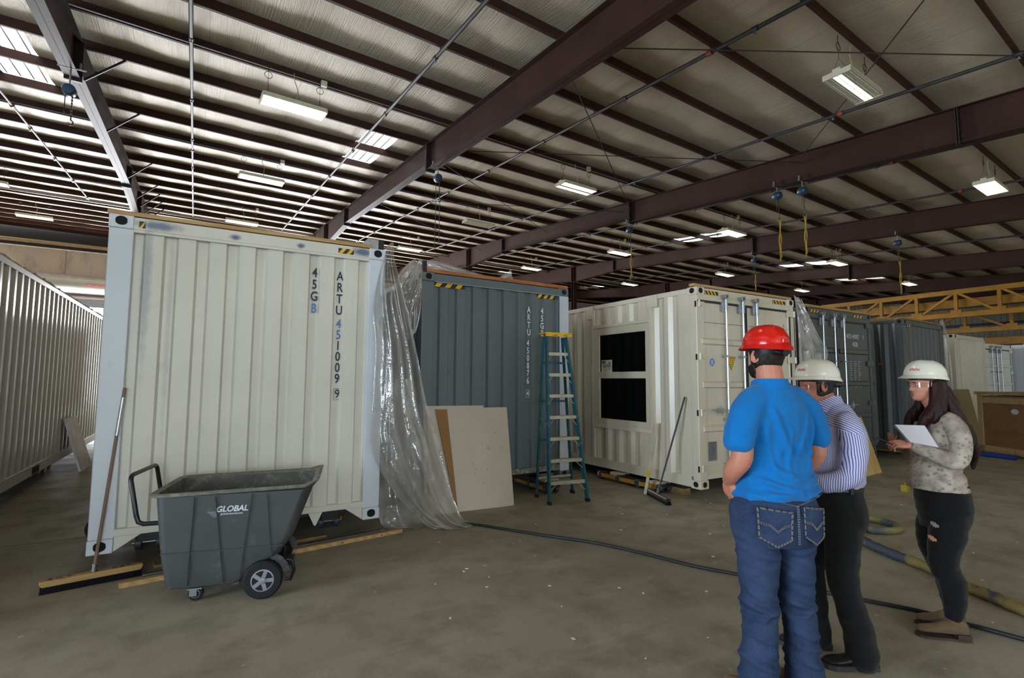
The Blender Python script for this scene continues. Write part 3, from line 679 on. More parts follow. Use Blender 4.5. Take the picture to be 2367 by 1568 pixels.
# --- 4: dark grey container with doors
c4 = container('dark grey container with silver door rods between the two white helmets', 9.41, 5.30, .18, 0, 12.2, DKGREY)
door_end(c4, DKGREY, (.55, .955, 1.296), 1.09); hazard(c4, .2, .5, -.005, CH-.10, .056, 3, False); hazard(c4, 1.75, 2.1, -.005, CH-.102, .056, 3, False)
text_mesh('marking', 'ARTU 450957', .125, WHITEL, c4, DOORF(1.715, 2.405), .66, bold=.001); text_mesh('marking', '5', .12, WHITEL, c4, DOORF(2.13, 2.41), .7)
text_mesh('marking', '45GB', .125, WHITEL, c4, DOORF(1.80, 2.253), .66, bold=.001)
m = MB(); r4 = random.Random(5)
for k in range(12):
    for q in range(4):
        if q == 0 and k % 4 != 0: continue
        m.box((1.39+q*.16, .008, 1.90-k*.045), (1.39+q*.16+r4.uniform(.05, .12), .0095, 1.922-k*.045))
tag(m.build('weight_table', mat('faded_stencil', srgb(140, 142, 140), .6), c4), kind='stuff')
tag(lumber('timber_plank', 'timber along the roof edge of the dark grey container with doors', (9.45, 5.36), (11.80, 5.36), .09, .045, PINE, .18+CH+.003), group=None)
# --- 5: second dark grey container, corner towards the viewer
c5 = container('dark grey ribbed container corner behind the woman in the white helmet', 13.11, 5.22, .18, 3.3, 12.2, DKGREY)
pts = [(.15, 0)]
for k in range(9):
    a = .145+k*.2495; pts += [(a+.002, 0), (a+.022, .036), (a+.110, .036), (a+.130, 0)]
pts.append((CW-.15, 0)); sheet(pts, .19, CH-.118, 'x', .03, DKGREY, c5, 'end_wall')
hazard(c5, .2, .42, .002, CH-.16, .05, 2, False)
m = MB()
for a, b in ((.42, 1.9), (.8, 1.9), (.6, 1.45), (.9, 1.2)): m.box((-.002, a, b), (.0, a+.1, b+.035))
tag(m.build('orange_mark', mat('orange_spray', srgb(150, 100, 20), .6), c5), kind='stuff')
tag(lumber('timber_plank', 'pale timber on the front roof edge of the dark ribbed container', (13.13, 5.28), (15.5, 5.42), .09, .04, OLDWOOD, .18+CH+.003), group=None)
tag(lumber('timber_plank', 'pale timber on the side roof edge of the dark ribbed container', (13.09, 5.4), (12.55, 14.5), .07, .04, OLDWOOD, .18+CH+.003), group=None)
# --- 6: white blank container, 7: white container with doors, 8: white unit with big dark window
c6 = container('plain off white container behind the wooden crate', 18.4, 6.1, .18, 1, 12.2, paint('offwhite_container_paint', srgb(206, 202, 186), .45, srgb(170, 164, 140)))
pts = [(.15, 0)]
for k in range(17):
    a = .15+k*.125; pts += [(a, 0), (a+.02, .022), (a+.06, .022), (a+.08, 0)]
pts.append((CW-.15, 0)); sheet(pts, .19, CH-.118, 'x', .03, CREAM, c6, 'end_wall')
c7 = container('bright white container with closed doors far right', 23.28, 6.95, .18, -2.3, 12.2, BACKW)
door_end(c7, BACKW, (.62, 1.03, 1.38))
c8 = thing('site_office', 'white walled unit with a large dark window at the right edge', 'cabin', (26.6, 6.6, .18), R(-4), None)
MB().box((0, 0.1, 0), (6, 8, 2.95)).build('body', BACKW, c8); MB().box((-.05, 0, 2.75), (6.05, .12, 3.0)).build('fascia', BACKW, c8)
MB().box((.12, .07, .9), (3.2, .12, 2.6)).build('window_frame', FRM, c8); MB().box((.2, .05, .95), (3.1, .075, 2.55)).build('window_pane', GLASS, c8)
# ------------------------------------------------------------------ wheeled tilt bin
BIN = mat('charcoal_polyethylene', srgb(68, 71, 71), .48, 0, .45, .12, 3, .08, 40, dirt=srgb(104, 104, 98), dirt_amt=(.62, .85))
DUST = mat('dusty_bin_rim', srgb(112, 112, 102), .7, 0, .3, .2, 6, dirt=srgb(150, 146, 132), dirt_amt=(.5, .7))
bn = thing('tilt_truck', 'dark grey wheeled tilt bin standing before the cream container', 'bin', (-.412, 4.68, 0), R(-13.5))
def rrect(x0, x1, y0, y1, z, r, tilt=0, nc=6):
    P = []
    for cx, cy, a0 in ((x1-r, y1-r, 0), (x0+r, y1-r, 90), (x0+r, y0+r, 180), (x1-r, y0+r, 270)):
        for k in range(nc+1):
            a = R(a0+90*k/nc); x = cx+r*math.cos(a); P.append(Vector((x, cy+r*math.sin(a), z+tilt*max(0, (x-1.02))**2)))
    return P
def loops(mb, L):
    n = len(L[0]); mb.add([p for l in L for p in l], [(i*n+k, i*n+(k+1) % n, (i+1)*n+(k+1) % n, (i+1)*n+k) for i in range(len(L)-1) for k in range(n)]); return mb
mb = MB()
out = [rrect(.16, .70, .07, .71, .085, .05), rrect(.145, .74, .055, .725, .10, .07), rrect(.12, .90, .05, .74, .24, .07), rrect(.108, 1.0, .042, .748, .30, .07), rrect(.09, 1.10, .03, .76, .45, .07), rrect(.05, 1.235, .01, .77, .80, .08, .35)]
rim = [rrect(.01, 1.275, -.02, .80, .805, .10, .9), rrect(.0, 1.285, -.028, .808, .82, .105, .9), rrect(.02, 1.265, -.01, .79, .832, .10, .9), rrect(.06, 1.225, .025, .755, .82, .08, .6)]
inn = [rrect(.085, 1.12, .045, .755, .5, .07), rrect(.16, .86, .07, .725, .16, .06), rrect(.2, .7, .1, .68, .12, .05)]
fx = lambda L_: [[Vector((p.x+.10*max(0, (.75-p.x)/.75), p.y, p.z+.04*max(0, 1-p.z/.35))) for p in l] for l in L_]
out, rim, inn = fx(out), fx(rim), fx(inn)
n = len(out[0]); allL = out+rim[:1]; loops(mb, allL); k0 = len(mb.v); mb.f.append(tuple(range(n))); mb.mi.append(0)
body = mb.build('bin_body', BIN, bn, 50)
mb = MB(); loops(mb, rim); mb.build('rim', DUST, body, 60)
mb = MB(); loops(mb, rim[-1:]+inn); m_ = len(inn[-1]); b0 = len(mb.v)-m_; mb.f.append(tuple(range(b0, b0+m_))); mb.mi.append(0); mb.build('bin_interior', mat('dusty_bin_inside', srgb(92, 92, 86), .7, 0, .3, .25, 4, dirt=srgb(140, 136, 124), dirt_amt=(.5, .75)), body, 50)
def yface(x, z): return -.0015+.055+(-.045)*(z-.10)/.66
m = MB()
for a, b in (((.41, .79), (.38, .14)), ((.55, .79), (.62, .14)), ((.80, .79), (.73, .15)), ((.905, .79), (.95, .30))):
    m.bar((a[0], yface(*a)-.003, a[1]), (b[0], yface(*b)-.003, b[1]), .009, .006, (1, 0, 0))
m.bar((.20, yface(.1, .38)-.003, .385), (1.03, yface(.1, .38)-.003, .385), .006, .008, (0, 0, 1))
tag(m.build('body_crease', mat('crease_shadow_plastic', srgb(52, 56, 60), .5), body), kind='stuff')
LOGO = mat('bin_logo_white', srgb(200, 204, 210), .6)
TF = Matrix.Translation((.665, yface(.66, .66)-.003, .69)) @ Matrix.Rotation(R(-4), 4, 'X') @ Matrix.Rotation(R(90), 4, 'X')
text_mesh('bin_lettering', 'GLOBAL', .058, LOGO, body, TF, 1.0, shear=.22, bold=.0016)
text_mesh('bin_lettering', 'globalindustrial.com', .019, LOGO, body, TF @ Matrix.Translation((.0, -.034, 0)), 1.0, bold=.0003)
m = MB()
for k in range(4): m.bar((.535-.012*k, yface(.5, .65)-.003, .640+.011*k), (.568, yface(.5, .65)-.003, .640+.011*k), .002, .005)
tag(m.build('logo_globe', mat('logo_grey', srgb(130, 136, 142), .6), body), kind='stuff')
m = MB(); hp = [(.06, .12, .715), (-.02, .12, .80), (-.04, .12, .83)]
hx = [(.085, .10, .56), (-.02, .10, .555), (-.055, .10, .60), (-.10, .10, .86), (-.09, .10, .90), (-.05, .10, .915), (.02, .10, .93), (.05, .10, .91), (.075, .10, .77)]
q = [(x+.085, y, z) for x, y, z in [(.095, .10, .60), (-.02, .10, .60), (-.055, .10, .615), (-.07, .10, .66), (-.118, .10, .92), (-.122, .115, .945), (-.124, .15, .955), (-.124, .60, .955), (-.122, .635, .945), (-.118, .65, .92), (-.07, .65, .66), (-.055, .65, .615), (-.02, .65, .60), (.095, .65, .60)]]; m.tube(q, .0165, 10)
m.build('push_handle', BLACKM, bn, 60)
def wheel(parent, x, y, r, w, name='wheel', hubr=.55, spokes=True):
    M = Matrix.Translation((x, y, r)) @ Matrix.Rotation(R(90), 4, 'X')
    t = MB(); t.lathe([(r*.55, -w*.5), (r*.9, -w*.5), (r*.985, -w*.36), (r, -w*.15), (r, w*.15), (r*.985, w*.36), (r*.9, w*.5), (r*.55, w*.5)], 32, M); o = t.build(name, RUBBER, parent, 40)
    h_ = MB(); h_.lathe([(r*.58, w*.44), (r*.58, w*.5), (r*.52, w*.53), (r*.50, w*.46)], 28, M); h_.lathe([(r*.16, w*.4), (r*.16, w*.62), (r*.09, w*.66)], 14, M)
    if spokes:
        for k in range(5):
            a = 2*PI*k/5; h_.bar(M @ Vector((r*.12*math.cos(a), r*.12*math.sin(a), w*.5)), M @ Vector((r*.54*math.cos(a), r*.54*math.sin(a), w*.5)), r*.20, w*.06, (0, 1, 0))
    h_.lathe([(r*.54, w*.41), (r*.54, w*.43)], 24, M); h_.build('hub', mat('grey_hub', srgb(140, 142, 148), .45, .3), o, 40); return o
wheel(bn, .90, .03, .142, .075); wheel(bn, .90, .76, .142, .075)
m = MB(); m.tube([(.90, .02, .142), (.90, .77, .142)], .015, 8); m.build('axle', GALV, bn)
m = MB()
for y in (.075, .70):
    for k in range(10):
        a0, a1 = R(10+16*k), R(10+16*(k+1)); rr = .165
        m.bar((.90+rr*math.cos(a0), y, .142+rr*math.sin(a0)), (.90+rr*math.cos(a1), y, .142+rr*math.sin(a1)), .05, .014, (0, 1, 0))
m.bar((.70, .08, .13), (.70, .70, .13), .05, .05); m.bar((.70, .4, .10), (1.08, .4, .14), .3, .03); tag(m.build('wheel_arch', BIN, bn, 40), kind='stuff')
m = MB(); m.tube([(1.06, .08, .26), (1.10, .08, .25), (1.115, .08, .17), (1.09, .08, .10), (1.05, .08, .115)], .013, 8); m.tube([(1.02, .30, .3), (1.0, .3, .16)], .02, 8); m.build('foot_lever', BLACKM, bn, 60)
for y in (.13, .66):
    m = MB(); cx = .425
    m.box((cx-.05, y-.05, .095), (cx+.05, y+.05, .105)); m.box((cx-.04, y-.028, .04), (cx+.01, y-.022, .1)); m.box((cx-.04, y+.022, .04), (cx+.01, y+.028, .1)); cf = m.build('caster_fork', GALV, bn)
    wheel(cf, cx+.0, y, .052, .035, 'caster_wheel', spokes=False)
# ------------------------------------------------------------------ push brooms, sticks, lumber on the floor
HANDW = mat('weathered_wood_handle', srgb(132, 108, 92), .6, 0, .3, .2, 8, stretch=(8, 8, .6)); TAPE = mat('silver_tape', srgb(196, 200, 208), .25, .8, .5, .2, 40)
BROOMB = wood('broom_block_wood', srgb(182, 146, 96), srgb(162, 122, 72), (1, 6, 6), grain=3); BRIST = mat('black_bristles', srgb(14, 14, 16), .9, 0, .2, .3, 60, .3, 200)
br = thing('push_broom', 'wide wooden push broom leaning on the cream container left of the bin', 'broom', (-.695, 5.5, 0), math.atan2(.11, .63))
MB().prism([(-.33, .075), (-.315, .045), (.315, .045), (.33, .075), (.33, .095), (-.33, .095)], -.035, .035).build('broom_block', BROOMB, br, bevel=.006)
mb = MB()
for k in range(44):
    for q in (-.025, -.012, .0, .012, .025): mb.bar((-.315+k*.0147, q, .06), (-.318+k*.0147*1.005, q*1.5-.008, .0), .012, .013, (1, 0, 0))
tag(mb.build('bristles', BRIST, br), kind='stuff')
loc = Matrix.Rotation(-math.atan2(.11, .63), 3, 'Z')
top = loc @ Vector((-.574+.695, 5.55-5.5, 1.594)); bot = Vector((.0, -.01, .10)); d = (top-bot)
m = MB(); m.tube([bot, top], .0125, 10); h_ = m.build('handle', HANDW, br, 60)
m = MB(); m.tube([bot+d*.73, bot+d*.945], .0145, 10); m.build('silver_tape', TAPE, h_, 60)
m = MB(); m.tube([bot-d*.01, bot+d*.035], .018, 10); m.lathe([(.03, .09), (.03, .10), (.016, .106)], 12, Matrix.Translation((0, 0, 0))); m.build('ferrule', CHROME, br, 60)
TB = Matrix.Translation((0, -.0, .0958))
text_mesh('broom_lettering', 'E X T.', .058, INK, br, Matrix.Translation((-.20, .0, .0956)), 1.1, bold=.001); text_mesh('broom_lettering', 'D E T.', .052, INK, br, Matrix.Translation((.19, .005, .0956)), 1.0, bold=.001)
b2 = thing('push_broom', 'black push broom leaning on the white container beside its window', 'broom', (5.64, 5.36, 0), math.atan2(-.743, -.313)+PI)
MB().prism([(-.38, .05), (-.36, .085), (.36, .085), (.38, .05), (.37, .035), (-.37, .035)], -.03, .03).build('broom_block', BLACKM, b2, bevel=.006)
mb = MB()
for k in range(50):
    for q in (-.02, -.007, .007, .02): mb.bar((-.36+k*.0147, q, .05), (-.365+k*.0149, q*1.6, .0), .012, .012, (1, 0, 0))
tag(mb.build('bristles', BRIST, b2), kind='stuff')
lr = Matrix.Rotation(-(math.atan2(-.743, -.313)+PI), 3, 'Z'); tp = lr @ Vector((6.02-5.64, 5.161-5.36, 1.452)); bt = lr @ Vector((5.745-5.64, 5.44-5.36, .08))
bt = Vector((-.0, .0, .075)); m = MB(); m.tube([bt, tp], .013, 10); m.build('handle', BLACKM, b2, 60)
m = MB(); m.tube([bt, bt+(tp-bt)*.05], .02, 10); m.build('handle_socket', mat('brown_socket', srgb(96, 70, 50), .5), b2, 60)
m = MB(); m.bar((5.70, 5.66, .005), (6.035, 5.71, 1.03), .05, .012, (1, 0, 0)); s_ = m.build('level_stick', mat('pale_stick', srgb(196, 190, 160), .5), None); tag(s_, 'pale straight stick leaning on the white container below its window', 'stick')
m = MB(); m.bar((5.775, 5.671, .26), (5.80, 5.675, .34), .053, .015, (1, 0, 0)); m.build('yellow_label', YTAPE, s_)
def plank(label, a, b, w, h, m, z0=0.0, name='timber_plank', cat='timber', group=None):
    o = MB().bar((a[0], a[1], z0+h/2), (b[0], b[1], z0+h/2), w, h).build(name, m, None, bevel=.003); return tag(o, label, cat, group)
tb = plank('long pale timber on the floor passing behind the wheeled bin', (-.50, 5.28), (1.96, 5.63), .06, .04, PINE)
m = MB()
for x, y in ((1.3, 5.535), (1.72, 5.595)): m.tube([(x, y-.0305, .02), (x, y-.034, .02)], .007, 8)
tag(m.build('nail_head', DARKST, tb), kind='stuff')
plank('grey metal strip on the floor along the long pale timber', (-.36, 5.44), (1.80, 5.735), .05, .03, GALV, 0, 'metal_strip', 'strip')
plank('dull brown board on the floor behind the wooden push broom', (-.30, 5.70), (1.2, 5.88), .12, .03, OLDWOOD)
# ------------------------------------------------------------------ drywall sheets and paper strip against the grey container
DRY = mat('drywall_paper', srgb(196, 184, 168), .8, 0, .2, .08, 1.2, dirt=srgb(150, 138, 118), dirt_amt=(.66, .8)); KRAFT = mat('brown_kraft_face', srgb(150, 112, 70), .75, 0, .2, .15, 2, stretch=(1, 1, .4), dirt=srgb(182, 150, 110), dirt_amt=(.66, .76))
def slab(name, label, pts, n, th, m, cat):
    mb = MB(); P = [Vector(p) for p in pts]; nn = Vector(n).normalized()*th; k = len(P)
    mb.add(P+[p+nn for p in P], [tuple(range(k)), tuple(range(2*k-1, k-1, -1))]+[(i, (i+1) % k, (i+1) % k+k, i+k) for i in range(k)]); o = mb.build(name, m, None); return tag(o, label, cat)
slab('drywall_sheet', 'taller drywall sheet leaning behind on the slate grey container', [(2.45, 6.185, 0), (3.34, 6.150, 0), (3.35, 6.355, 1.33), (2.46, 6.34, 1.34)], (0, 1, -.15), .013, DRY, 'drywall')
dw = slab('drywall_sheet', 'front drywall sheet leaning beside the ladder', [(2.50, 6.13, 0), (3.676, 6.06, 0), (3.705, 6.325, 1.30), (2.50, 6.315, 1.305)], (0, 1, -.17), .013, DRY, 'drywall')
m = MB(); r6 = random.Random(2)
for k in range(12):
    x, z = r6.uniform(2.75, 3.6), r6.uniform(.15, 1.25); y = 6.10+.20*z/1.3-.028*(x-3.0); m.cbox((x, y-.004, z), (.008, .004, .008))
tag(m.build('screw_mark', mat('screw_dark', srgb(90, 80, 70), .6), dw), kind='stuff')
slab('kraft_strip', 'tapering brown strip standing on the left part of the front drywall', [(2.835, 6.085, .0), (2.86, 6.085, .0), (2.775, 6.295, 1.29), (2.61, 6.30, 1.295)], (0, -1, .15), .006, KRAFT, 'strip')
# ------------------------------------------------------------------ stepladder
TEAL = mat('teal_fibreglass', srgb(24, 78, 86), .45, 0, .4, .15, 4, dirt=srgb(150, 146, 128), dirt_amt=(.6, .78)); ALU = mat('ladder_aluminium', srgb(176, 172, 160), .4, .6, .5, .15, 10, dirt=srgb(206, 182, 120), dirt_amt=(.52, .7))
ld = thing('stepladder', 'teal fibreglass stepladder with a yellow top before the grey container', 'ladder', (4.385, 5.79, 0), 0)
o_ = Vector((4.385, 5.79, 0)); FL, FR_, BL_, BR_ = [Vector(p)-o_ for p in ((4.10, 5.84, 0), (4.685, 5.745, 0), (4.205, 6.31, 0), (4.83, 6.28, 0))]
TL, TR_ = Vector((4.155, 5.99, 2.30))-o_, Vector((4.465, 5.955, 2.30))-o_; TBL, TBR = TL+Vector((.0, .08, 0)), TR_+Vector((.0, .08, 0))
for a, b, nm in ((FL, TL, 'front_rail'), (FR_, TR_, 'front_rail'), (BL_, TBL, 'rear_rail'), (BR_, TBR, 'rear_rail')):
    m = MB(); s = -1 if a in (FL, BL_) else 1; m.bar(a, b, .025, .075 if nm == 'front_rail' else .05, (1, 0, 0)) if False else m.bar(a, b, .07 if nm == 'front_rail' else .045, .024, (s, .1, 0)); rl = m.build(nm, TEAL, ld, bevel=.004)
    m = MB(); m.bar(a, a+(b-a)*.02, .075, .034, (s, .1, 0)); m.build('rail_foot', RUBBER, rl)
for k in range(7):
    f = (.305*(k+1)*.97)/2.30; a = FL.lerp(TL, f); b = FR_.lerp(TR_, f); m = MB(); d_ = Vector((0, .03, 0))
    m.bar(a+d_, b+d_, .085, .012); m.bar(a-Vector((0, .012, .018)), b-Vector((0, .012, .018)), .008, .045); st_ = m.build('step', ALU, ld, bevel=.002)
    m = MB()
    for p, q in ((a, b), (b, a)):
        e = p+(q-p)*.22; m.bar(e-Vector((0, 0, .02)), p+(FL-TL if p is a else FR_-TR_).normalized()*.13+(q-p)*.03, .016, .006)
    tag(m.build('step_brace', ALU, st_), kind='stuff')
for k in range(4):
    f = .12+k*.24; m = MB(); m.bar(BL_.lerp(TBL, f), BR_.lerp(TBR, f), .022, .03); m.build('rear_bar', TEAL if k else ALU, ld)
m = MB(); m.box((-.035, -.075, 0), (.395, .16, .022)); m.box((-.035, -.075, -.035), (.395, -.06, .0)); cp = m.build('top_cap', mat('ladder_cap_yellow', srgb(214, 170, 18), .45), ld, bevel=.006); cp.location = TL+Vector((-.015, .0, .035)); cp.rotation_euler = (0, 0, R(-6))
m = MB()
for x in (.08, .24): m.box((x, -.0775, -.022), (x+.07, -.0745, -.014))
tag(m.build('cap_slot', BLACKM, cp), kind='stuff')
for a, b, c, d2 in ((FL, TL, BL_, TBL), (FR_, TR_, BR_, TBR)):
    m = MB(); p, q = a.lerp(b, .5), c.lerp(d2, .5); mm = (p+q)/2+Vector((0, 0, -.05)); m.bar(p, mm, .02, .004); m.bar(mm, q, .02, .004); m.build('spreader', ALU, ld)
# ------------------------------------------------------------------ roller dollies under the containers
DBEAM = mat('worn_dolly_yellow', srgb(176, 128, 40), .55, .1, .4, .25, 6, dirt=srgb(110, 84, 56), dirt_amt=(.5, .75)); BLK = mat('pale_wood_block', srgb(196, 178, 146), .7)
def dolly(x, y, z, rz, label, nw=4, L=1.55, top=.157):
    t = thing('roller_dolly', label, 'dolly', (x, y, z), rz, 'roller dollies under the containers')
    for q in (-.11, .11):
        for k in range(nw-1):
            a = -L/2+.12+k*(L-.24)/(nw-1); MB().box((a+.05, q-.02, .045), (a+(L-.24)/(nw-1)-.05, q+.02, .105)).build('dolly_beam', DBEAM, t, bevel=.004)
    for k in range(nw):
        a = -L/2+.12+k*(L-.24)/(nw-1)
        for q in (-.085, .085):
            m = MB(); m.lathe([(.02, -.03), (.055, -.03), (.066, -.022), (.066, .022), (.055, .03), (.02, .03)], 20, Matrix.Translation((a, q, .066)) @ Matrix.Rotation(R(90), 4, 'X')); w = m.build('dolly_wheel', mat('steel_tread', srgb(74, 74, 82), .5, .4), t, 40)
        m = MB(); m.tube([(a, -.14, .066), (a, .14, .066)], .012, 8); m.build('wheel_axle', GALV, t, 60)
        m = MB(); m.prism([(a-.03, .066), (a+.03, .066), (a+.045, .11), (a-.045, .11)], -.145, -.13); m.build('axle_bracket', DBEAM, t)
    MB().box((-L/2, -.09, .1), (L/2, .09, top-.033)).build('dolly_deck', DARKST, t)
    for a in (-L*.36, L*.2): MB().box((a-.1, -.15, top-.05), (a+.1, .1, top-.002)).build('packing_block', BLK, t, bevel=.004)
    return t
dolly(6.06, 6.30, 0, R(91), 'row of yellow roller wheels under the side of the white container'); dolly(8.1, 6.4, 0, R(90), 'roller dolly in shadow under the far side of the white container')
dolly(-.38, 7.0, 0, R(90), 'roller dolly in shadow under the left side of the cream container', top=.211); dolly(1.3, 6.9, 0, R(90), 'roller dolly in shadow under the right side of the cream container', top=.211)
dolly(2.9, 7.5, 0, R(90), 'roller dolly in shadow under the left side of the grey container', top=.21); dolly(4.55, 7.1, 0, R(90), 'roller dolly in shadow behind the ladder under the grey container', top=.21)
for cx, cy, cz, nm in ((10.6, 6.2, .18, 'roller dolly in shadow under the dark grey container with doors'), (14.2, 6.2, .18, 'roller dolly in shadow under the dark ribbed container'), (19.5, 7.0, .18, 'roller dolly under the off white container'), (24.4, 7.8, .18, 'roller dolly under the bright white container')): dolly(cx, cy, 0, R(90), nm, top=cz)
for cx, nm in ((-3.9, 'roller dolly in shadow under the silver white container'),): dolly(cx+1.4, 12.3, 0, R(90), nm, top=.224)
plank('brown wood block on the floor under the front corner of the white container', (6.25, 5.35), (6.25, 5.75), .14, .09, OLDWOOD, 0, 'wood_block', 'block')
m = MB(); m.lathe([(.04, -.03), (.10, -.03), (.115, -.02), (.115, .02), (.10, .03), (.04, .03)], 24, Matrix.Translation((-.86, 6.95, .115)) @ Matrix.Rotation(R(90), 4, 'X')); cw = m.build('skid_wheel', RUBBER, None, 40); tag(cw, 'dark wheel peeking out left of the cream container near the floor', 'wheel')
m = MB(); m.lathe([(.1, -.02), (.1, -.036), (.03, -.04)], 20, Matrix.Translation((-.86, 6.95, .115)) @ Matrix.Rotation(R(90), 4, 'X')); m.build('wheel_disc', mat('dull_disc', srgb(70, 66, 62), .6), cw, 40)
# ------------------------------------------------------------------ leaning boards, crate, pallet
slab('white_board', 'white board leaning on the silver white container', [(-1.80, 12.05, .0), (-1.76, 12.85, .0), (-2.03, 12.75, .96), (-2.045, 11.93, .95)], (-1, 0, -.2), .03, mat('white_melamine', srgb(232, 226, 224), .5), 'board')
slab('plywood_sheet', 'narrow plywood sheet leaning on the dark grey container behind the striped shirt', [(10.15, 4.77, 0), (10.985, 4.84, 0), (11.13, 5.22, 1.0), (10.45, 5.22, 1.0)], (0, 1, -.3), .018, PLY, 'plywood')
cr = thing('wooden_crate', 'brown plywood crate with pale battens at the right edge', 'crate', (16.41, 5.07, 0), math.atan2(-.965, -.685))
CRP = wood('crate_plywood', srgb(128, 92, 56), srgb(116, 80, 46), (.6, .6, 2), grain=2); CRB = wood('crate_batten', srgb(164, 134, 88), srgb(148, 116, 72), (3, 3, .5), grain=3)
MB().box((.02, .03, .08), (2.4, 1.5, 1.38)).build('crate_panel', CRP, cr)
for a, b in (((0, 0, .06), (.13, .03, 1.42)), ((2.3, 0, .06), (2.42, .03, 1.42)), ((0, 0, .04), (2.42, .03, .19)), ((.13, .005, 1.20), (2.3, .03, 1.34))): MB().box(a, b).build('batten', CRB, cr, bevel=.004)
MB().box((-.04, -.03, 1.40), (2.46, 1.55, 1.47)).build('crate_lid', CRB, cr, bevel=.005); MB().box((0, .1, 0), (2.4, .22, .06)).build('skid', CRB, cr); MB().box((0, 1.3, 0), (2.4, 1.42, .06)).build('skid', CRB, cr)
m = MB(); m.add([(1.0+.10*math.cos(a), .028, 1.03+.06*math.sin(a)) for a in [2*PI*k/20 for k in range(20)]], [tuple(range(20))]); m.build('oval_label', mat('label_pale', srgb(190, 184, 180), .6), cr, fix=False)
slab('plywood_sheet', 'dull brown panel standing on end against the off white container', [(16.95, 5.62, .02), (18.9, 5.75, .02), (18.9, 6.0, 1.50), (16.95, 5.9, 1.50)], (0, 1, -.1), .018, mat('dull_panel', srgb(140, 122, 86), .7, 0, .2, .06, .6), 'plywood')  # plain brown panel in front of the container's lower part
plank('pale timber lying on the floor beside the crate', (15.9, 5.6), (17.2, 5.9), .1, .09, CRB, 0)
# far clutter seen past the white board
m = MB()
for z in (.02, .10, .2): m.box((-1.75, 13.3, z), (-1.0, 14.5, z+.03))
for y in (13.35, 13.9, 14.4): m.box((-1.75, y, .05), (-1.0, y+.08, .2))
tag(m.build('pallet', BLK, None), 'small stack of pale pallet boards past the leaning white board', 'pallet')
# ------------------------------------------------------------------ cable, hoses
def spline(pts, n=8):
    P = [Vector(p) for p in pts]; o = []
    for i in range(len(P)-1):
        a, b, c, d = P[max(i-1, 0)], P[i], P[i+1], P[min(i+2, len(P)-1)]
        for k in range(n):
            t = k/n; o.append(.5*((2*b)+(c-a)*t+(2*a-5*b+4*c-d)*t*t+(3*b-a-3*c+d)*t**3))
    return o+[P[-1]]
CAB = mat('black_cable', srgb(30, 34, 38), .55, 0, .4, .2, 10)
m = MB(); m.tube(spline([(2.65, 5.55, .016), (2.8, 5.41, .016), (3.21, 4.74, .016), (3.53, 4.25, .016), (3.73, 3.77, .016), (3.88, 3.28, .016), (4.05, 2.94, .016), (4.28, 2.45, .016), (4.41, 2.15, .016), (4.57, 1.82, .016), (4.62, 1.54, .016), (4.67, 1.28, .016), (4.75, .8, .016)]), .0145, 8)
tag(m.build('power_cable', CAB, None, 60), 'thin black cable winding across the floor from the plastic sheet past the people', 'cable')
def hosemat(name, a, b, sc):
    t = NT(name); v = t.coord(); col = t.mix(t.ramp(t.noise(v, sc, 3), .46, .54), a, b); t.set(.6, 0, .3, col); return t.m
HOSE = hosemat('duct_taped_hose', srgb(60, 66, 78), srgb(128, 110, 64), 2.6)
m = MB(); hp = spline([(6.9, 3.35, .045), (6.25, 3.06, .045), (5.94, 2.81, .045), (5.75, 2.5, .045), (5.6, 2.13, .045), (5.36, 1.79, .045), (5.27, 1.6, .045), (5.17, 1.41, .045), (5.0, 1.0, .045)], 14)
m.tube(hp, [.043+.003*math.sin(i*.9)+.003*math.sin(i*2.3) for i in range(len(hp))], 12); hs = m.build('vacuum_hose', HOSE, None, 60); tag(hs, 'thick taped hose running across the floor behind the woman', 'hose')
m = MB(); m.tube(spline([(6.45, 3.02, .04), (6.55, 2.90, .04), (6.75, 2.84, .04), (6.92, 2.95, .04), (6.98, 3.10, .04), (6.98, 3.22, .04), (6.85, 3.34, .042), (6.6, 3.42, .045), (6.4, 3.5, .045)], 10), .04, 12)
tag(m.build('hose_end', hosemat('grey_yellow_hose', srgb(74, 78, 82), srgb(120, 112, 66), 3.5), None, 60), 'looped end of grey and yellow hose beside the black trousers', 'hose')
m = MB(); m.tube(spline([(15.62, 5.35, .05), (15.5, 4.98, .05), (15.45, 4.67, .05), (15.34, 4.13, .05)]), .055, 10); tag(m.build('blue_pipe', mat('blue_plastic_pipe', srgb(22, 56, 120), .4), None, 60), 'blue pipe lying on the floor before the crate', 'pipe')
m = MB(); m.prism([(9.36, 0), (9.46, 0), (9.46, .06), (9.43, .10), (9.36, .10)], 3.80, 3.88); m.tube([(9.39, 3.84, .1), (9.42, 3.84, .125), (9.45, 3.84, .1)], .009, 6); tag(m.build('yellow_canister', mat('dull_yellow', srgb(150, 128, 20), .6), None), 'small yellow canister on the floor just left of the woman', 'canister')
m = MB(); rr_ = random.Random(11)
for k in range(70):
    x, y = rr_.uniform(1.5, 9), rr_.uniform(1.2, 6); s = rr_.uniform(.006, .018); m.cbox((x, y, .002), (s*1.6, s, .004), Matrix.Translation((x, y, 0)) @ Matrix.Rotation(rr_.random()*6, 4, 'Z') @ Matrix.Translation((-x, -y, 0)))
tag(m.build('floor_debris', mat('plaster_chip', srgb(206, 198, 184), .8), None), 'scattered pale plaster chips on the concrete', 'debris', kind='stuff')
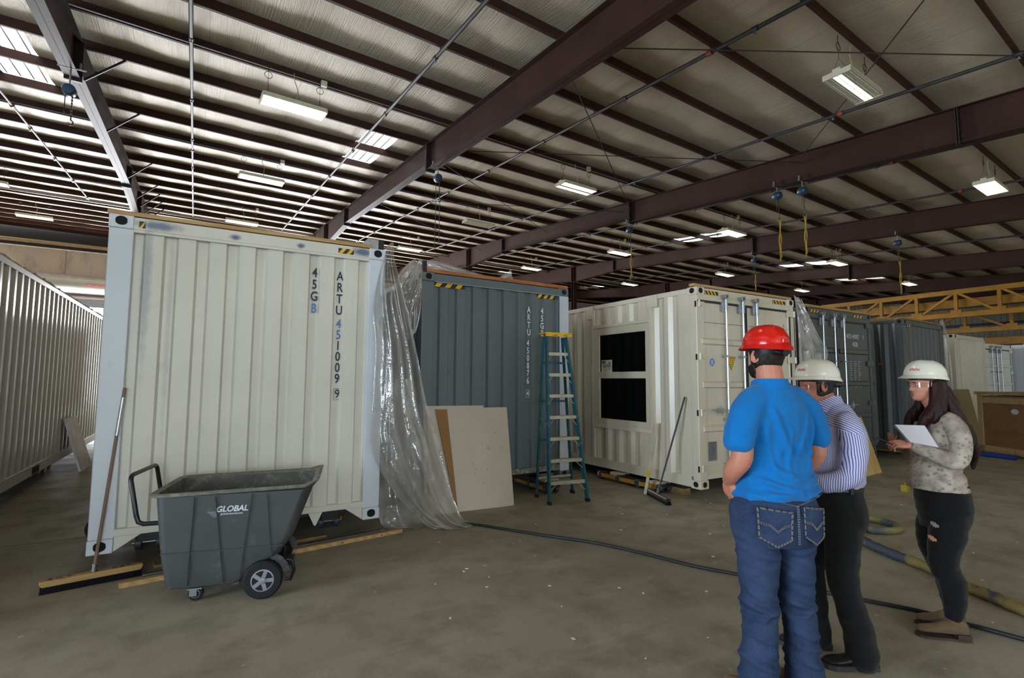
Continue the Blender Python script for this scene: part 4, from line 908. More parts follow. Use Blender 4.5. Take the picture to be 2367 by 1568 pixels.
# ------------------------------------------------------------------ plastic sheeting
def film():
    t = NT('clear_poly_film'); v = t.coord()
    tr = t.add('ShaderNodeBsdfTransparent'); tr.inputs[0].default_value = (.93, .93, .93, 1)
    tl = t.add('ShaderNodeBsdfTranslucent'); tl.inputs[0].default_value = (.62, .60, .57, 1)
    df = t.add('ShaderNodeBsdfDiffuse'); df.inputs[0].default_value = (.66, .64, .61, 1)
    gl = t.add('ShaderNodeBsdfGlossy'); gl.inputs[0].default_value = (.95, .95, .97, 1); gl.inputs['Roughness'].default_value = .12
    bp = t.add('ShaderNodeBump'); bp.inputs['Strength'].default_value = .55; bp.inputs['Distance'].default_value = .03; t.link(t.noise(v, 9, 4, .6), bp.inputs['Height'])
    for nd in (tl, df, gl): t.link(bp.outputs[0], nd.inputs['Normal'])
    def ms(f, a, b):
        nd = t.add('ShaderNodeMixShader')
        if hasattr(f, 'is_output'): t.link(f, nd.inputs[0])
        else: nd.inputs[0].default_value = f
        t.link(a, nd.inputs[1]); t.link(b, nd.inputs[2]); return nd.outputs[0]
    body_ = ms(.5, tl.outputs[0], df.outputs[0]); body_ = ms(.28, body_, gl.outputs[0])
    fac = t.ramp(t.noise(v, 2.2, 3), .3, .75, (.42, .42, .42, 1), (.68, .68, .68, 1)); t.link(ms(fac, tr.outputs[0], body_), t.out.inputs[0]); return t.m
FILM = film()
def curtain(name, label, Lp, Rp, nu, nv, folds, amp, seed, parent=None, bulge=0.0, nrm=(-.3, -.95, 0)):
    Ls, Rs = spline(Lp, 10), spline(Rp, 10)
    def at(C, t):
        f = t*(len(C)-1); i = min(int(f), len(C)-2); return C[i].lerp(C[i+1], f-i)
    N = Vector(nrm).normalized(); r_ = random.Random(seed); ph = [r_.random()*6 for _ in range(6)]
    def fn(a, t):
        p, q = at(Ls, t), at(Rs, t); w = (q-p).length; P = p.lerp(q, a)
        e = math.sin(PI*a)
        k = math.sin(a*folds*PI+ph[0]+t*1.6)*.6+math.sin(a*folds*1.9*PI+ph[1]-t*2.3)*.3+noise.noise(Vector((a*5, t*7, seed)))*.7+noise.noise(Vector((a*13, t*16, seed+5)))*.3
        return P+N*(k*amp*min(1, w/.5)*(e**.4 if e > 0 else 0)+bulge*e*math.sin(PI*min(1, t*1.05))) 
    o = MB().grid(fn, nu, nv).build(name, FILM, None, 180, fix=False)
    return tag(o, label, 'plastic sheet', 'clear plastic sheets')
curtain('plastic_sheet', 'large clear plastic sheet hanging from the cream container roof to the floor', [(1.69, 5.72, 3.13), (1.675, 5.52, 3.10), (1.59, 5.50, 2.79), (1.519, 5.42, 2.40), (1.55, 5.40, 2.03), (1.52, 5.35, 1.31), (1.514, 5.34, 1.0), (1.642, 5.40, .72), (1.852, 5.47, .42), (2.07, 5.52, .20), (2.28, 5.55, .02), (2.55, 5.39, .012)],
        [(1.79, 5.80, 3.22), (1.80, 5.66, 3.24), (1.85, 5.75, 3.06), (2.0, 5.8, 2.63), (2.16, 5.85, 2.08), (2.31, 5.85, 1.41), (2.45, 5.80, .95), (2.56, 5.75, .54), (2.656, 5.70, .186), (2.73, 5.62, .03), (2.85, 5.45, .012), (2.84, 5.41, .01)], 46, 120, 5, .085, 3, bulge=.10)
curtain('plastic_sheet', 'second layer of clear plastic trailing on the floor between two containers', [(1.72, 5.95, 1.6), (1.70, 5.9, .9), (1.74, 5.85, .35), (1.80, 5.80, .05), (1.98, 5.66, .012)], [(2.3, 6.3, 1.7), (2.32, 6.2, 1.0), (2.36, 6.05, .4), (2.38, 5.85, .06), (2.42, 5.66, .012)], 30, 50, 4, .06, 8)
curtain('plastic_sheet', 'bunched clear plastic draped over the left roof corner of the grey container', [(2.08, 6.42, 2.90), (2.10, 6.38, 3.03), (2.21, 6.38, 3.17), (2.33, 6.42, 3.27), (2.40, 6.55, 3.27)], [(2.28, 6.5, 2.25), (2.36, 6.42, 2.55), (2.405, 6.36, 2.8), (2.42, 6.36, 3.05), (2.43, 6.45, 3.24)], 36, 46, 7, .07, 12)
curtain('plastic_sheet', 'clear plastic hanging down the left side of the grey container', [(2.10, 6.55, 3.0), (2.16, 6.5, 2.8), (2.20, 6.45, 2.5), (2.27, 6.42, 2.2)], [(2.42, 6.5, 3.2), (2.42, 6.4, 2.9), (2.41, 6.36, 2.6), (2.36, 6.38, 2.3)], 26, 36, 6, .05, 21)
curtain('plastic_sheet', 'clear plastic heaped along the top of the grey container', [(2.50, 6.75, 3.34), (2.75, 6.72, 3.36), (3.0, 6.70, 3.32), (3.3, 6.70, 3.27), (3.7, 6.70, 3.22), (3.85, 6.7, 3.28), (3.98, 6.7, 3.37)], [(2.50, 6.85, 3.125), (2.75, 6.62, 3.125), (3.0, 6.60, 3.125), (3.3, 6.60, 3.125), (3.7, 6.6, 3.125), (3.85, 6.6, 3.13), (4.0, 6.62, 3.13)], 24, 70, 3, .05, 15, bulge=.03)
curtain('plastic_sheet', 'clear plastic flap hanging at the right corner of the white container', [(8.512, 4.95, 3.14), (8.50, 4.90, 2.8), (8.49, 4.88, 2.4), (8.48, 4.88, 2.0), (8.47, 4.88, 1.45)], [(8.80, 4.98, 3.09), (8.95, 4.95, 2.82), (9.19, 4.92, 2.46), (9.40, 4.90, 2.16), (9.0, 4.90, 1.6)], 30, 50, 5, .05, 31)
curtain('plastic_sheet', 'scrap of clear plastic caught on the dark ribbed container corner', [(15.55, 5.36, 3.24), (15.56, 5.30, 2.9), (15.58, 5.28, 2.0), (15.6, 5.28, 1.0)], [(15.75, 5.5, 3.20), (15.85, 5.42, 2.85), (15.9, 5.35, 2.0), (15.8, 5.35, 1.0)], 16, 40, 4, .04, 41)
# ------------------------------------------------------------------ chain hoists on the rafters
HBLUE = mat('hoist_blue_enamel', srgb(48, 70, 92), .35, .2, .5, .15, 8); STRAP = mat('yellow_sling', srgb(168, 136, 30), .7); CHN = mat('hoist_chain', srgb(70, 66, 60), .4, .6)
def hoist(u, v, zd, zs, label, strap=True, clamp=True):
    b = hall(u, v, 0); zb = b.z-.74
    t = thing('chain_hoist', label, 'hoist', (b.x, b.y, zd), 0, 'chain hoists on the rafters')
    dz = zb-zd
    m = MB(); m.tube([(-.19, 0, dz+.01), (.22, 0, dz+.01)], .016, 8); m.box((-.15, -.02, dz+.01), (-.12, .02, dz+.13)); m.box((.12, -.02, dz+.01), (.15, .02, dz+.13)); m.tube([(0, 0, dz), (0, 0, .1)], .014, 8); m.build('beam_clamp', GALV, t, 60)
    m = MB(); M = Matrix.Rotation(R(90), 4, 'X'); m.lathe([(.02, -.11), (.085, -.10), (.105, -.06), (.105, .06), (.085, .10), (.02, .11)], 20, M); m.build('hoist_body', HBLUE, t, 45)
    m = MB(); m.tube([(.05, 0, 0), (.05, 0, -.5)], .008, 5); m.tube([(-.05, 0, 0), (-.05, 0, -.42)], .008, 5)
    for k in range(7): m.tube([(.05, 0, -.1-k*.06), (.05, 0, -.13-k*.06)], .015, 6)
    m.build('load_chain', CHN, t, 60)
    m = MB(); m.tube([(.05, 0, -.5), (.05, 0, -.54), (.085, 0, -.57), (.08, 0, -.62), (.04, 0, -.64), (.015, 0, -.6)], .013, 6); m.build('hook', CHN, t, 60)
    if strap:
        m = MB(); n = 14; L = zd-.6-zs
        m.tube([(.05+.03*math.sin(k*.8), .02*math.cos(k*.7), -.6-L*k/n) for k in range(n+1)], .018, 6); m.tube([(.065+.02*math.sin(k*.9+1), -.02, -.6-L*.9*k/n) for k in range(n+1)], .014, 6); m.build('sling_strap', STRAP, t, 60)
    return t
hoist(-7.35, 8.39, 6.85, 0, 'blue chain hoist on the leftmost rafter', False)
hb = hoist(.05, 8.47, 6.98, 0, 'round chain hoist under the splice of the middle rafter', False)
m = MB(); m.tube([(.06, 0, -.5), (.06, 0, -1.75)], .008, 5); m.tube([(-.04, 0, -.4), (-.06, 0, -1.95)], .008, 5); m.build('hand_chain', mat('blue_cord', srgb(40, 70, 84), .5), hb)
hoist(7.9, 3.52, 6.65, 4.86, 'left of two neighbouring blue hoists with yellow slings on the long right rafter'); hoist(7.9, 2.85, 6.57, 4.84, 'right of two neighbouring blue hoists with yellow slings on the long right rafter')
hoist(7.9, 9.01, 7.08, 5.31, 'chain hoist with yellow sling at the splice left of the two skylights'); hoist(15.8, 8.93, 7.06, 5.69, 'far chain hoist with yellow sling above the white container doors'); hoist(15.8, 3.45, 6.60, 4.78, 'far chain hoist pair with yellow sling over the yellow trusses')
# ------------------------------------------------------------------ yellow lattice crane girders at the far right
def girder(X, y0, y1, zb, zt, step, label, sway=.0):
    t = thing('crane_girder', label, 'crane', (X, y0, zb), 0, 'yellow crane girders')
    L = y1-y0; hh = zt-zb
    for z in (0, hh): MB().box((-.12, 0, z-.13), (.12, L, z+.13)).build('chord', YEL, t)
    n = int(L/step)
    for k in range(n+1):
        MB().box((-.08, k*step-.08, 0), (.08, k*step+.08, hh)).build('truss_post', YEL, t)
        if k < n:
            a, b = ((k*step, 0), ((k+1)*step, hh)) if k < n*.55 else (((k+1)*step, 0), (k*step, hh))
            MB().bar((0, b[0] if k >= n*.55 else a[0], hh if k >= n*.55 else 0), (0, a[0] if k >= n*.55 else b[0], 0 if k >= n*.55 else hh), .12, .12).build('truss_diagonal', YEL, t)
            MB().box((-.1, k*step-.25, -.05), (.1, k*step+.25, .28)).build('gusset_plate', YEL, t)
    return t
girder(36, 2.5, 19.0, 5.45, 6.75, 1.85, 'nearer yellow lattice crane girder')
girder(41, 2.0, 20.0, 4.95, 6.1, 2.2, 'lower yellow lattice crane girder behind the first')
m = MB(); m.box((38.4, 1, 6.15), (38.7, 22, 6.55)); m.box((38.3, 1, 6.55), (38.8, 22, 6.62)); tag(m.build('crane_beam', YEL, None), 'solid yellow beam between the two lattice girders', 'beam', kind='thing')
m = MB(); m.box((44.4, 1, 4.2), (44.7, 24, 4.6)); m.box((44.3, 1, 4.6), (44.8, 24, 4.66)); tag(m.build('runway_beam', YEL, None), 'lowest yellow runway beam over the far white containers', 'beam', kind='thing')
for X, y in ((36, 2.8), (36, 18.6), (41, 2.4), (41, 19.6)):
    pass
# ------------------------------------------------------------------ people
def interp(tab, z):
    for i in range(len(tab)-1):
        a, b = tab[i], tab[i+1]
        if z <= b[0]:
            t = max(0, (z-a[0])/(b[0]-a[0])); t = t*t*(3-2*t)*.35+t*.65
            return [a[k]+(b[k]-a[k])*t for k in range(1, len(a))]
    return list(tab[-1][1:])
HEADT = [(-.120, .020, .052, .0), (-.112, .034, .074, .02), (-.098, .046, .083, .04), (-.075, .058, .086, .062), (-.045, .066, .086, .078), (0, .0725, .087, .096), (.03, .0755, .091, .102), (.06, .0745, .088, .100), (.085, .064, .074, .086), (.103, .044, .052, .062), (.114, .022, .028, .034), (.118, .001, .001, .001)]
def head_pt(th, z, off=0.0, nose=1.0, lips=1.0, jaw=1.0):
    a, bf, bb = interp(HEADT, z)
    if z < -.05: a *= jaw
    a += off; bf += off; bb += off
    x = a*math.sin(th); c = math.cos(th); y = (bf if c > 0 else bb)*c
    if c > 0 and off == 0:
        g = lambda u, w: math.exp(-(u/w)**2)
        nz = 0
        if -.052 < z < .016: nz = (.004+.022*((.016-z)/.054)**1.3 if z > -.038 else .026*max(0, (z+.052)/.014))
        y += nose*nz*g(x, .0105+.006*max(0, min(1, -z/.04)))
        y += lips*.0065*(g(z+.066, .005)+g(z+.079, .0055))*g(x, .02) - .003*g(z+.0725, .003)*g(x, .022)
        y += .006*g(z+.103, .011)*g(x, .02)
        y -= .011*(g(x-.031, .015)+g(x+.031, .015))*g(z-.001, .011)
        y += .005*(g(x-.03, .02)+g(x+.03, .02))*g(z-.019, .008)
        y += .003*(g(x-.038, .015)+g(x+.038, .015))*g(z+.03, .015)
    return Vector((x, y, z))
def head_mb(mb, M, s=1.0, nose=1.0, lips=1.0, jaw=1.0, n=56, nz=64, z0=-.12, z1=.1179):
    P = []
    for j in range(nz+1):
        z = z0+(z1-z0)*j/nz
        for k in range(n): P.append(M @ (head_pt(2*PI*k/n, z, 0, nose, lips, jaw)*s))
    mb.add(P, [(j*n+k, j*n+(k+1) % n, (j+1)*n+(k+1) % n, (j+1)*n+k) for j in range(nz) for k in range(n)]+[tuple(range(n-1, -1, -1)), tuple(nz*n+k for k in range(n))])
    for sx in (-1, 1):                                       # ears
        E_ = M @ Matrix.Translation(Vector((sx*.076, -.008, -.004))*s) @ Matrix.Rotation(sx*R(-22), 4, 'Z') @ Matrix.Rotation(R(8), 4, 'X')
        ring = [(.0, .019*math.cos(a)*s, (.031+.004*math.sin(a))*math.sin(a)*s) for a in [2*PI*q/18 for q in range(18)]]
        mb.tube([E_ @ Vector((sx*.006*s, y, z)) for _, y, z in ring], .0055*s, 8, closed=True)
        mb.lathe([(.001, -.005*s), (.017*s, -.003*s), (.018*s, .002*s), (.001, .004*s)], 14, E_ @ Matrix.Rotation(R(90), 4, 'Y') @ Matrix.Diagonal((1.55, 1.0, 1, 1)))
def shell(name, M, s, off, zr, thr, m, parent, edge=None, n=40, nz=24, th=.010, jit=0.0, jaw=1.0):
    """hair or beard: an offset patch of the head surface with thickness, thinning towards its edge"""
    mb = MB(); P = []
    for lay in (0, 1):
        for j in range(nz+1):
            for k in range(n+1):
                u, v = k/n, j/nz; th_ = thr[0]+(thr[1]-thr[0])*u; z = zr[0]+(zr[1]-zr[0])*v
                if edge: z, th_ = edge(u, v, z, th_)
                e = min(1, 6*min(u, 1-u)+.12, 6*v+.12) if thr[1]-thr[0] < 6.2 else min(1, 5*v+.1)
                o = off*e*(1+jit*noise.noise(Vector((math.sin(th_)*9, math.cos(th_)*9, z*60)))) if lay == 0 else -.006
                P.append(M @ (head_pt(th_, min(z, .1175), o, jaw=jaw)*s))
    w = n+1; q = (nz+1)*w; fs = []
    for lay in (0, 1):
        for j in range(nz):
            for k in range(n): fs.append((lay*q+j*w+k, lay*q+j*w+k+1, lay*q+(j+1)*w+k+1, lay*q+(j+1)*w+k))
    for k in range(n): fs += [(k, k+1, q+k+1, q+k), (nz*w+k, q+nz*w+k, q+nz*w+k+1, nz*w+k+1)]
    for j in range(nz): fs += [(j*w, q+j*w, q+(j+1)*w, (j+1)*w), (j*w+n, (j+1)*w+n, q+(j+1)*w+n, q+j*w+n)]
    return mb.add(P, fs).build(name, m, parent, 180)
def slices(mb, S, n=36, p=2.3):
    """stack of superellipse slices (z, cx, cy, rx, ry_front, ry_back)"""
    P = []
    for z, cx, cy, rx, rf, rb in S:
        for k in range(n):
            a = 2*PI*k/n; c, s_ = math.cos(a), math.sin(a)
            x = math.copysign(abs(c)**(2/p), c)*rx; y = math.copysign(abs(s_)**(2/p), s_)*(rf if s_ > 0 else rb); P.append(Vector((cx+x, cy+y, z)))
    m = len(S)
    return mb.add(P, [(j*n+k, j*n+(k+1) % n, (j+1)*n+(k+1) % n, (j+1)*n+k) for j in range(m-1) for k in range(n)]+[tuple(range(n-1, -1, -1)), tuple((m-1)*n+k for k in range(n))])
def limb(mb, pts, rad, n=16, sub=4):
    P = spline(pts, sub); m = len(pts); r_ = []
    for i in range(len(P)):
        f = i/sub; k = min(int(f), m-2); r_.append(rad[k]+(rad[k+1]-rad[k])*(f-k))
    mb.tube(P, r_, n)
    for c, r in ((P[0], r_[0]), (P[-1], r_[-1])): mb.lathe([(r*math.cos(a)+1e-4, r*math.sin(a)) for a in [R(x) for x in range(-88, 89, 22)]], n, Matrix.Translation(c))
def hand_mb(mb, wrist, fwd, palm_n, side, s=1.0, curl=.5, thumb=.5, spread=1.0, curls=None):
    """wrist point, finger direction, palm normal; side = +1 when the thumb lies along fwd x palm_n"""
    f = Vector(fwd).normalized(); nrm = Vector(palm_n); nrm = (nrm-f*nrm.dot(f)).normalized(); t = f.cross(nrm)*side
    W = Vector(wrist); L = .095*s
    for q in range(4):                                       # palm: four tapering rays side by side
        o = t*((1.5-q)*.0205*s); mb.tube([W+o*.55, W+f*L*.5+o*.95-nrm*.002*s, W+f*L*(1.0-.04*abs(q-1))+o], [.0165*s, .0155*s, .0115*s], 10)
    for q in range(4):
        ln = (.076, .086, .080, .062)[q]*s; c = curls[q] if curls else curl
        p = W+f*L*(.97-.04*abs(q-1))+t*((1.5-q)*.0205*s); d = (f+t*((1.5-q)*.05*spread)).normalized(); pts = [p-f*.015*s, p]
        for k, (seg, bend) in enumerate(((.45, .75), (.31, 1.0), (.24, .7))):
            ang = c*bend*R(85); ax = d.cross(nrm).normalized(); d = (d*math.cos(ang)+nrm*math.sin(ang)).normalized() if k == 0 else (Matrix.Rotation(ang, 3, ax) @ d if (Matrix.Rotation(ang, 3, ax) @ d).dot(nrm) > (Matrix.Rotation(-ang, 3, ax) @ d).dot(nrm) or k > 0 and False else Matrix.Rotation(-ang, 3, ax) @ d)
            p = p+d*ln*seg; pts.append(p)
        mb.tube(pts, [.0098*s, .0095*s, .0088*s, .0080*s, .0068*s], 10)
    b = W+f*.02*s+t*.022*s; d1 = (f*.62+t*.75+nrm*.25).normalized(); d2 = (f*(.9-.4*thumb)+t*.15+nrm*(.3+.5*thumb)).normalized()
    mb.tube([b-d1*.01*s, b+d1*.045*s, b+d1*.045*s+d2*.032*s, b+d1*.045*s+d2*.058*s], [.0155*s, .0125*s, .0105*s, .0078*s], 10)
def fuse(name, mb, voxel, m, parent, smooth=3, disp=None, keep=None):
    me = bpy.data.meshes.new('t'); me.from_pydata([tuple(v) for v in mb.v], [], mb.f)
    bm = bmesh.new(); bm.from_mesh(me); bmesh.ops.recalc_face_normals(bm, faces=bm.faces); bm.to_mesh(me); bm.free()
    o = bpy.data.objects.new('t', me); COL.objects.link(o)
    rm = o.modifiers.new('r', 'REMESH'); rm.mode = 'VOXEL'; rm.voxel_size = voxel; rm.use_smooth_shade = True
    if smooth: sm = o.modifiers.new('s', 'SMOOTH'); sm.factor = .5; sm.iterations = smooth
    me2 = bpy.data.meshes.new_from_object(o.evaluated_get(bpy.context.evaluated_depsgraph_get()))
    bpy.data.objects.remove(o); bpy.data.meshes.remove(me)
    if disp:
        nv = len(me2.vertices); co = np.empty(nv*3, dtype=np.float32); no = np.empty(nv*3, dtype=np.float32)
        me2.vertices.foreach_get('co', co); me2.vertices.foreach_get('normal', no); co = co.reshape(-1, 3); no = no.reshape(-1, 3)
        for i in range(nv): co[i] += no[i]*disp(co[i], no[i])
        me2.vertices.foreach_set('co', co.ravel()); me2.update()
    me2.materials.clear(); me2.materials.append(m); me2.name = name; me2.shade_smooth()
    r = bpy.data.objects.new(name, me2); COL.objects.link(r); r.parent = parent; return r
def nz3(co, sx, sy, sz, seed=0): return noise.noise(Vector((co[0]*sx+seed, co[1]*sy+seed*2, co[2]*sz)))
def ridge(v): return 1-abs(v)*2.2
# materials
def skin(name, c):
    t = NT(name); v = t.coord(); col = t.mix(t.ramp(t.noise(v, 22, 4), .35, .7), c, (c[0]*1.08, c[1]*.86, c[2]*.82, 1))
    t.set(.52, 0, .4, col); t.b.inputs['Subsurface Weight'].default_value = .08; t.b.inputs['Subsurface Radius'].default_value = (.012, .005, .003)
    t.bump(t.noise(v, 240, 2), .06, .002); return t.m
SKIN1 = skin('skin_ruddy', srgb(188, 128, 104)); SKIN2 = skin('skin_tanned', srgb(176, 112, 88)); SKIN3 = skin('skin_fair', srgb(206, 148, 122))
def hairmat(name, a, b):
    t = NT(name); v = t.coord((40, 40, 2.2)); col = t.mix(t.ramp(t.noise(v, 2.4, 4), .35, .7), a, b); t.set(.5, 0, .25, col); t.bump(t.noise(v, 3, 3), .5, .006); return t.m
HAIRD = hairmat('dark_brown_hair', srgb(24, 18, 16), srgb(48, 36, 30)); HAIRR = hairmat('long_auburn_hair', srgb(22, 8, 7), srgb(50, 15, 11)); HAIRB = hairmat('black_short_hair', srgb(20, 19, 20), srgb(52, 50, 50))
def cloth(name, c, var=.08, sc=3, bsc=420, b=.12, rough=.85):
    t = NT(name); v = t.coord(); col = t.ramp(t.noise(v, sc, 4), .3, .7, tuple(x*(1-var) for x in c[:3])+(1,), tuple(x*(1+var) for x in c[:3])+(1,))
    t.set(rough, 0, .2, col); t.b.inputs['Sheen Weight'].default_value = .15; t.bump(t.noise(v, bsc, 2), b, .002); return t.m
BLUEP = cloth('bright_blue_knit', srgb(8, 108, 178)); BLKP = cloth('black_trouser_cloth', srgb(18, 17, 18)); BLKJ = cloth('black_denim', srgb(13, 12, 14))
def denim():
    t = NT('blue_denim'); v = t.coord(); f = t.ramp(t.noise(v, 5, 5, .6), .35, .72); col = t.mix(f, srgb(32, 44, 70), srgb(54, 70, 100))
    w = t.ramp(t.noise(t.coord((160, 160, 30)), 2.2, 2), .35, .7); col = t.mix(t.math('MULTIPLY', w, .35), col, srgb(74, 88, 116)); t.set(.85, 0, .15, col); t.bump(w, .15, .002); return t.m
def stripes():
    t = NT('striped_shirt_cloth'); tc = t.add('ShaderNodeTexCoord'); sx = t.add('ShaderNodeSeparateXYZ'); t.link(tc.outputs['Object'], sx.inputs[0])
    at = t.math('ARCTAN2', sx.outputs[0], t.math('ADD', sx.outputs[1], .0)); wob = t.math('MULTIPLY', t.noise(tc.outputs['Object'], 5, 2), .12)
    a1 = t.math('FRACT', t.math('MULTIPLY', t.math('ADD', at, wob), 25.0)); s1 = t.math('LESS_THAN', a1, .42)
    dg = t.math('FRACT', t.math('MULTIPLY', t.math('ADD', t.math('MULTIPLY', sx.outputs[2], 1.0), t.math('MULTIPLY', sx.outputs[1], -.62)), 66.0)); s2 = t.math('LESS_THAN', dg, .42)
    up = t.math('GREATER_THAN', t.math('ADD', sx.outputs[2], t.math('MULTIPLY', sx.outputs[0], -.25)), 1.455)
    f = t.mix(up, s1, s2); col = t.mix(f, srgb(200, 198, 212), srgb(92, 92, 160)); t.set(.8, 0, .2, col); return t.m
def floral():
    t = NT('floral_knit'); v = t.coord(); vo = t.add('ShaderNodeTexVoronoi'); vo.inputs['Scale'].default_value = 34; t.link(v, vo.inputs['Vector'])
    dist = t.math('ADD', vo.outputs['Distance'], t.math('MULTIPLY', t.noise(v, 60, 3), .5)); f = t.ramp(dist, .48, .66)
    big = t.ramp(t.noise(v, 9, 3), .38, .6); col = t.mix(t.math('MULTIPLY', t.mix(1.0, f, big, 'MULTIPLY'), .8), srgb(138, 124, 116), srgb(192, 180, 164)); t.set(.85, 0, .15, col); t.bump(t.noise(v, 300, 2), .15, .002); return t.m
DENIM = denim(); STRIPE = stripes(); FLORAL = floral()
REDH = mat('glossy_red_shell', srgb(206, 26, 16), .16, 0, .6, .04, 3); WHITEH = mat('glossy_white_shell', srgb(226, 220, 204), .17, 0, .6, .03, 3)
SUSP = mat('helmet_suspension', srgb(16, 16, 20), .4); STITCH = mat('denim_stitch', srgb(134, 128, 116), .8); SEAMD = mat('blue_seam', srgb(10, 84, 150), .8)
BOOT = cloth('tan_suede', srgb(122, 88, 56), .18, 8, 200); BOOT2 = cloth('taupe_suede', srgb(106, 84, 60), .16, 8, 200); SHOE = mat('black_leather_shoe', srgb(20, 19, 19), .5); SOLE = mat('dark_sole', srgb(52, 50, 50), .7); SOLEB = mat('brown_sole', srgb(60, 42, 30), .7)
def clear_lens():
    t = NT('clear_safety_lens'); tr = t.add('ShaderNodeBsdfTransparent'); tr.inputs[0].default_value = (.86, .88, .9, 1); gl = t.add('ShaderNodeBsdfGlossy'); gl.inputs['Roughness'].default_value = .06
    mx = t.add('ShaderNodeMixShader'); mx.inputs[0].default_value = .05; t.link(tr.outputs[0], mx.inputs[1]); t.link(gl.outputs[0], mx.inputs[2]); t.link(mx.outputs[0], t.out.inputs[0]); return t.m
LENS = clear_lens()
def helmet(parent, M, m, brim=(.045, .045, .045), s=1.0, name='hard_hat', decal=None):
    """shell: ellipsoid dome with flared brim; brim widths at front, side and back"""
    n = 64; P = []; rows = []; a0_, b0_ = .112*s, .136*s; Hh = .112*s
    for j in range(15):
        f = j/14; rr = math.cos(f*PI/2)**.72 if f < 1 else .0; z = Hh*math.sin(f*PI/2)**1.0; rows.append((max(rr, .004), z))
    def br(th):
        c = math.cos(th); w = brim[1]+(brim[0]-brim[1])*max(0, c)**2.0+(brim[2]-brim[1])*max(0, -c)**2.0; return w*s
    for k in range(n):
        pass
    prof = []
    def ring(fr, z, ext, dz):
        o = []
        for k in range(n):
            th = 2*PI*k/n; w = br(th)*ext; lift = .0
            rg = .0045*s*sum(math.exp(-(((math.sin(th)*a0_*fr)-c)/(.008*s))**2) for c in (-.03*s, 0, .03*s)) if (ext == 0 and 0 < fr < .93 and z > .03*s) else 0
            o.append(M @ Vector(((a0_*fr+w)*math.sin(th), (b0_*fr+w)*math.cos(th), z+dz+rg-.010*s*ext*math.cos(th)**2*(1 if math.cos(th) < 0 else .6))))
        return o
    R_ = [ring(.93, -.002*s, 1.0, -.016*s), ring(.97, 0, 1.0, -.0135*s), ring(1.0, 0, .55, -.007*s), ring(1.005, .004*s, .10, 0)]
    R_ += [ring(r_, z+.006*s, 0, 0) for r_, z in rows]
    R_ = [ring(.955, -.004*s, .9, -.018*s), ring(.92, -.0, .0, -.004*s)][::-1]+R_ if False else R_
    inner = [ring(.94, .0, 0.9, -.0175*s), ring(.95, .002*s, 0, -.001*s), ring(.88, .05*s, 0, 0), ring(.6, .09*s, 0, 0), ring(.02, .105*s, 0, 0)]
    allr = inner[::-1]+R_; mb = MB(); mb.add([p for r_ in allr for p in r_], [(i*n+k, i*n+(k+1) % n, (i+1)*n+(k+1) % n, (i+1)*n+k) for i in range(len(allr)-1) for k in range(n)])
    h_ = mb.build(name, m, parent, 50)
    mb = MB(); P = []
    for z, q in ((-.032*s, .80), (-.006*s, .84), (-.006*s, .80), (-.032*s, .77)):
        P.append([M @ Vector((a0_*q*math.sin(t_), b0_*q*math.cos(t_)-.004, z-(.012*s if math.cos(t_) < -.2 else 0))) for t_ in [2*PI*k/n for k in range(n)]])
    mb.add([p for r_ in P for p in r_], [(i*n+k, i*n+(k+1) % n, ((i+1) % 4)*n+(k+1) % n, ((i+1) % 4)*n+k) for i in range(4) for k in range(n)]); mb.build('headband', SUSP, h_, 50)
    mb = MB(); mb.tube([M @ Vector((0, -b0_*.86, -.04*s)), M @ Vector((0, -b0_*.86-.022, -.042*s))], .021, 14); mb.tube([M @ Vector((-.05, -b0_*.74, -.035*s)), M @ Vector((0, -b0_*.86, -.042*s)), M @ Vector((.05, -b0_*.74, -.035*s))], .016, 8); mb.build('ratchet_knob', SUSP, h_, 60)
    for th in (R(88), R(-88)):
        mb = MB(); c_ = M @ Vector((a0_*1.01*math.sin(th), b0_*1.01*math.cos(th), -.006*s)); mb.lathe([(.001, -.01), (.008, -.008), (.008, .006), (.001, .008)], 10, Matrix.Translation(c_)); mb.build('shell_clip', m, h_, 60)
    return h_, (a0_, b0_, Hh)
def helmet_mark(h_, M, dims, th0, th1, z0, z1, m, name='helmet_lettering', pat='bars'):
    a, b, hh = dims; mb = MB()
    def P(th, z):
        f = math.asin(min(.999, max(0, (z-.006)/hh))); rr = math.cos(f)**.72*1.008+.004; return M @ Vector((a*rr*math.sin(th), b*rr*math.cos(th), z))
    n = 5; w = (th1-th0)/n
    for k in range(n):
        t0 = th0+k*w; zc = (z0+z1)/2; hz = (z1-z0)/2
        for q0, q1, za, zb in ((.05, .25, -1, 1), (.25, .8, .35, 1.0) if k % 2 else (.25, .8, -1, -.35), (.65, .85, -1, 1)):
            mb.add([P(t0+w*q0, zc+hz*za), P(t0+w*q1, zc+hz*za), P(t0+w*q1, zc+hz*zb), P(t0+w*q0, zc+hz*zb)], [(0, 1, 2, 3)])
    return tag(mb.build(name, m, h_, fix=False), kind='stuff')
def glasses(parent, M, s=1.0):
    mb = MB(); n = 24; P = []
    for z in (-.022, -.012, .004, .014):
        for k in range(n+1):
            th = R(-78)+R(156)*k/n; sc_ = 1.0; v = head_pt(th, .0, .016+(.006 if abs(th) < R(25) else 0)); v.z = z+.002+(-.012 if (abs(th) < R(9) and z < -.01) else 0)*-1; P.append(M @ (v*s))
    w = n+1; mb.add(P, [(j*w+k, j*w+k+1, (j+1)*w+k+1, (j+1)*w+k) for j in range(3) for k in range(n)])
    g_ = mb.build('safety_glasses', LENS, parent, 180, fix=False)
    mb = MB()
    for sx in (-1, 1): mb.bar(M @ (Vector((sx*.086, .030, .008))*s), M @ (Vector((sx*.082, -.02, .012))*s), .004, .012)
    mb.build('temple_arm', LENS, g_); return g_
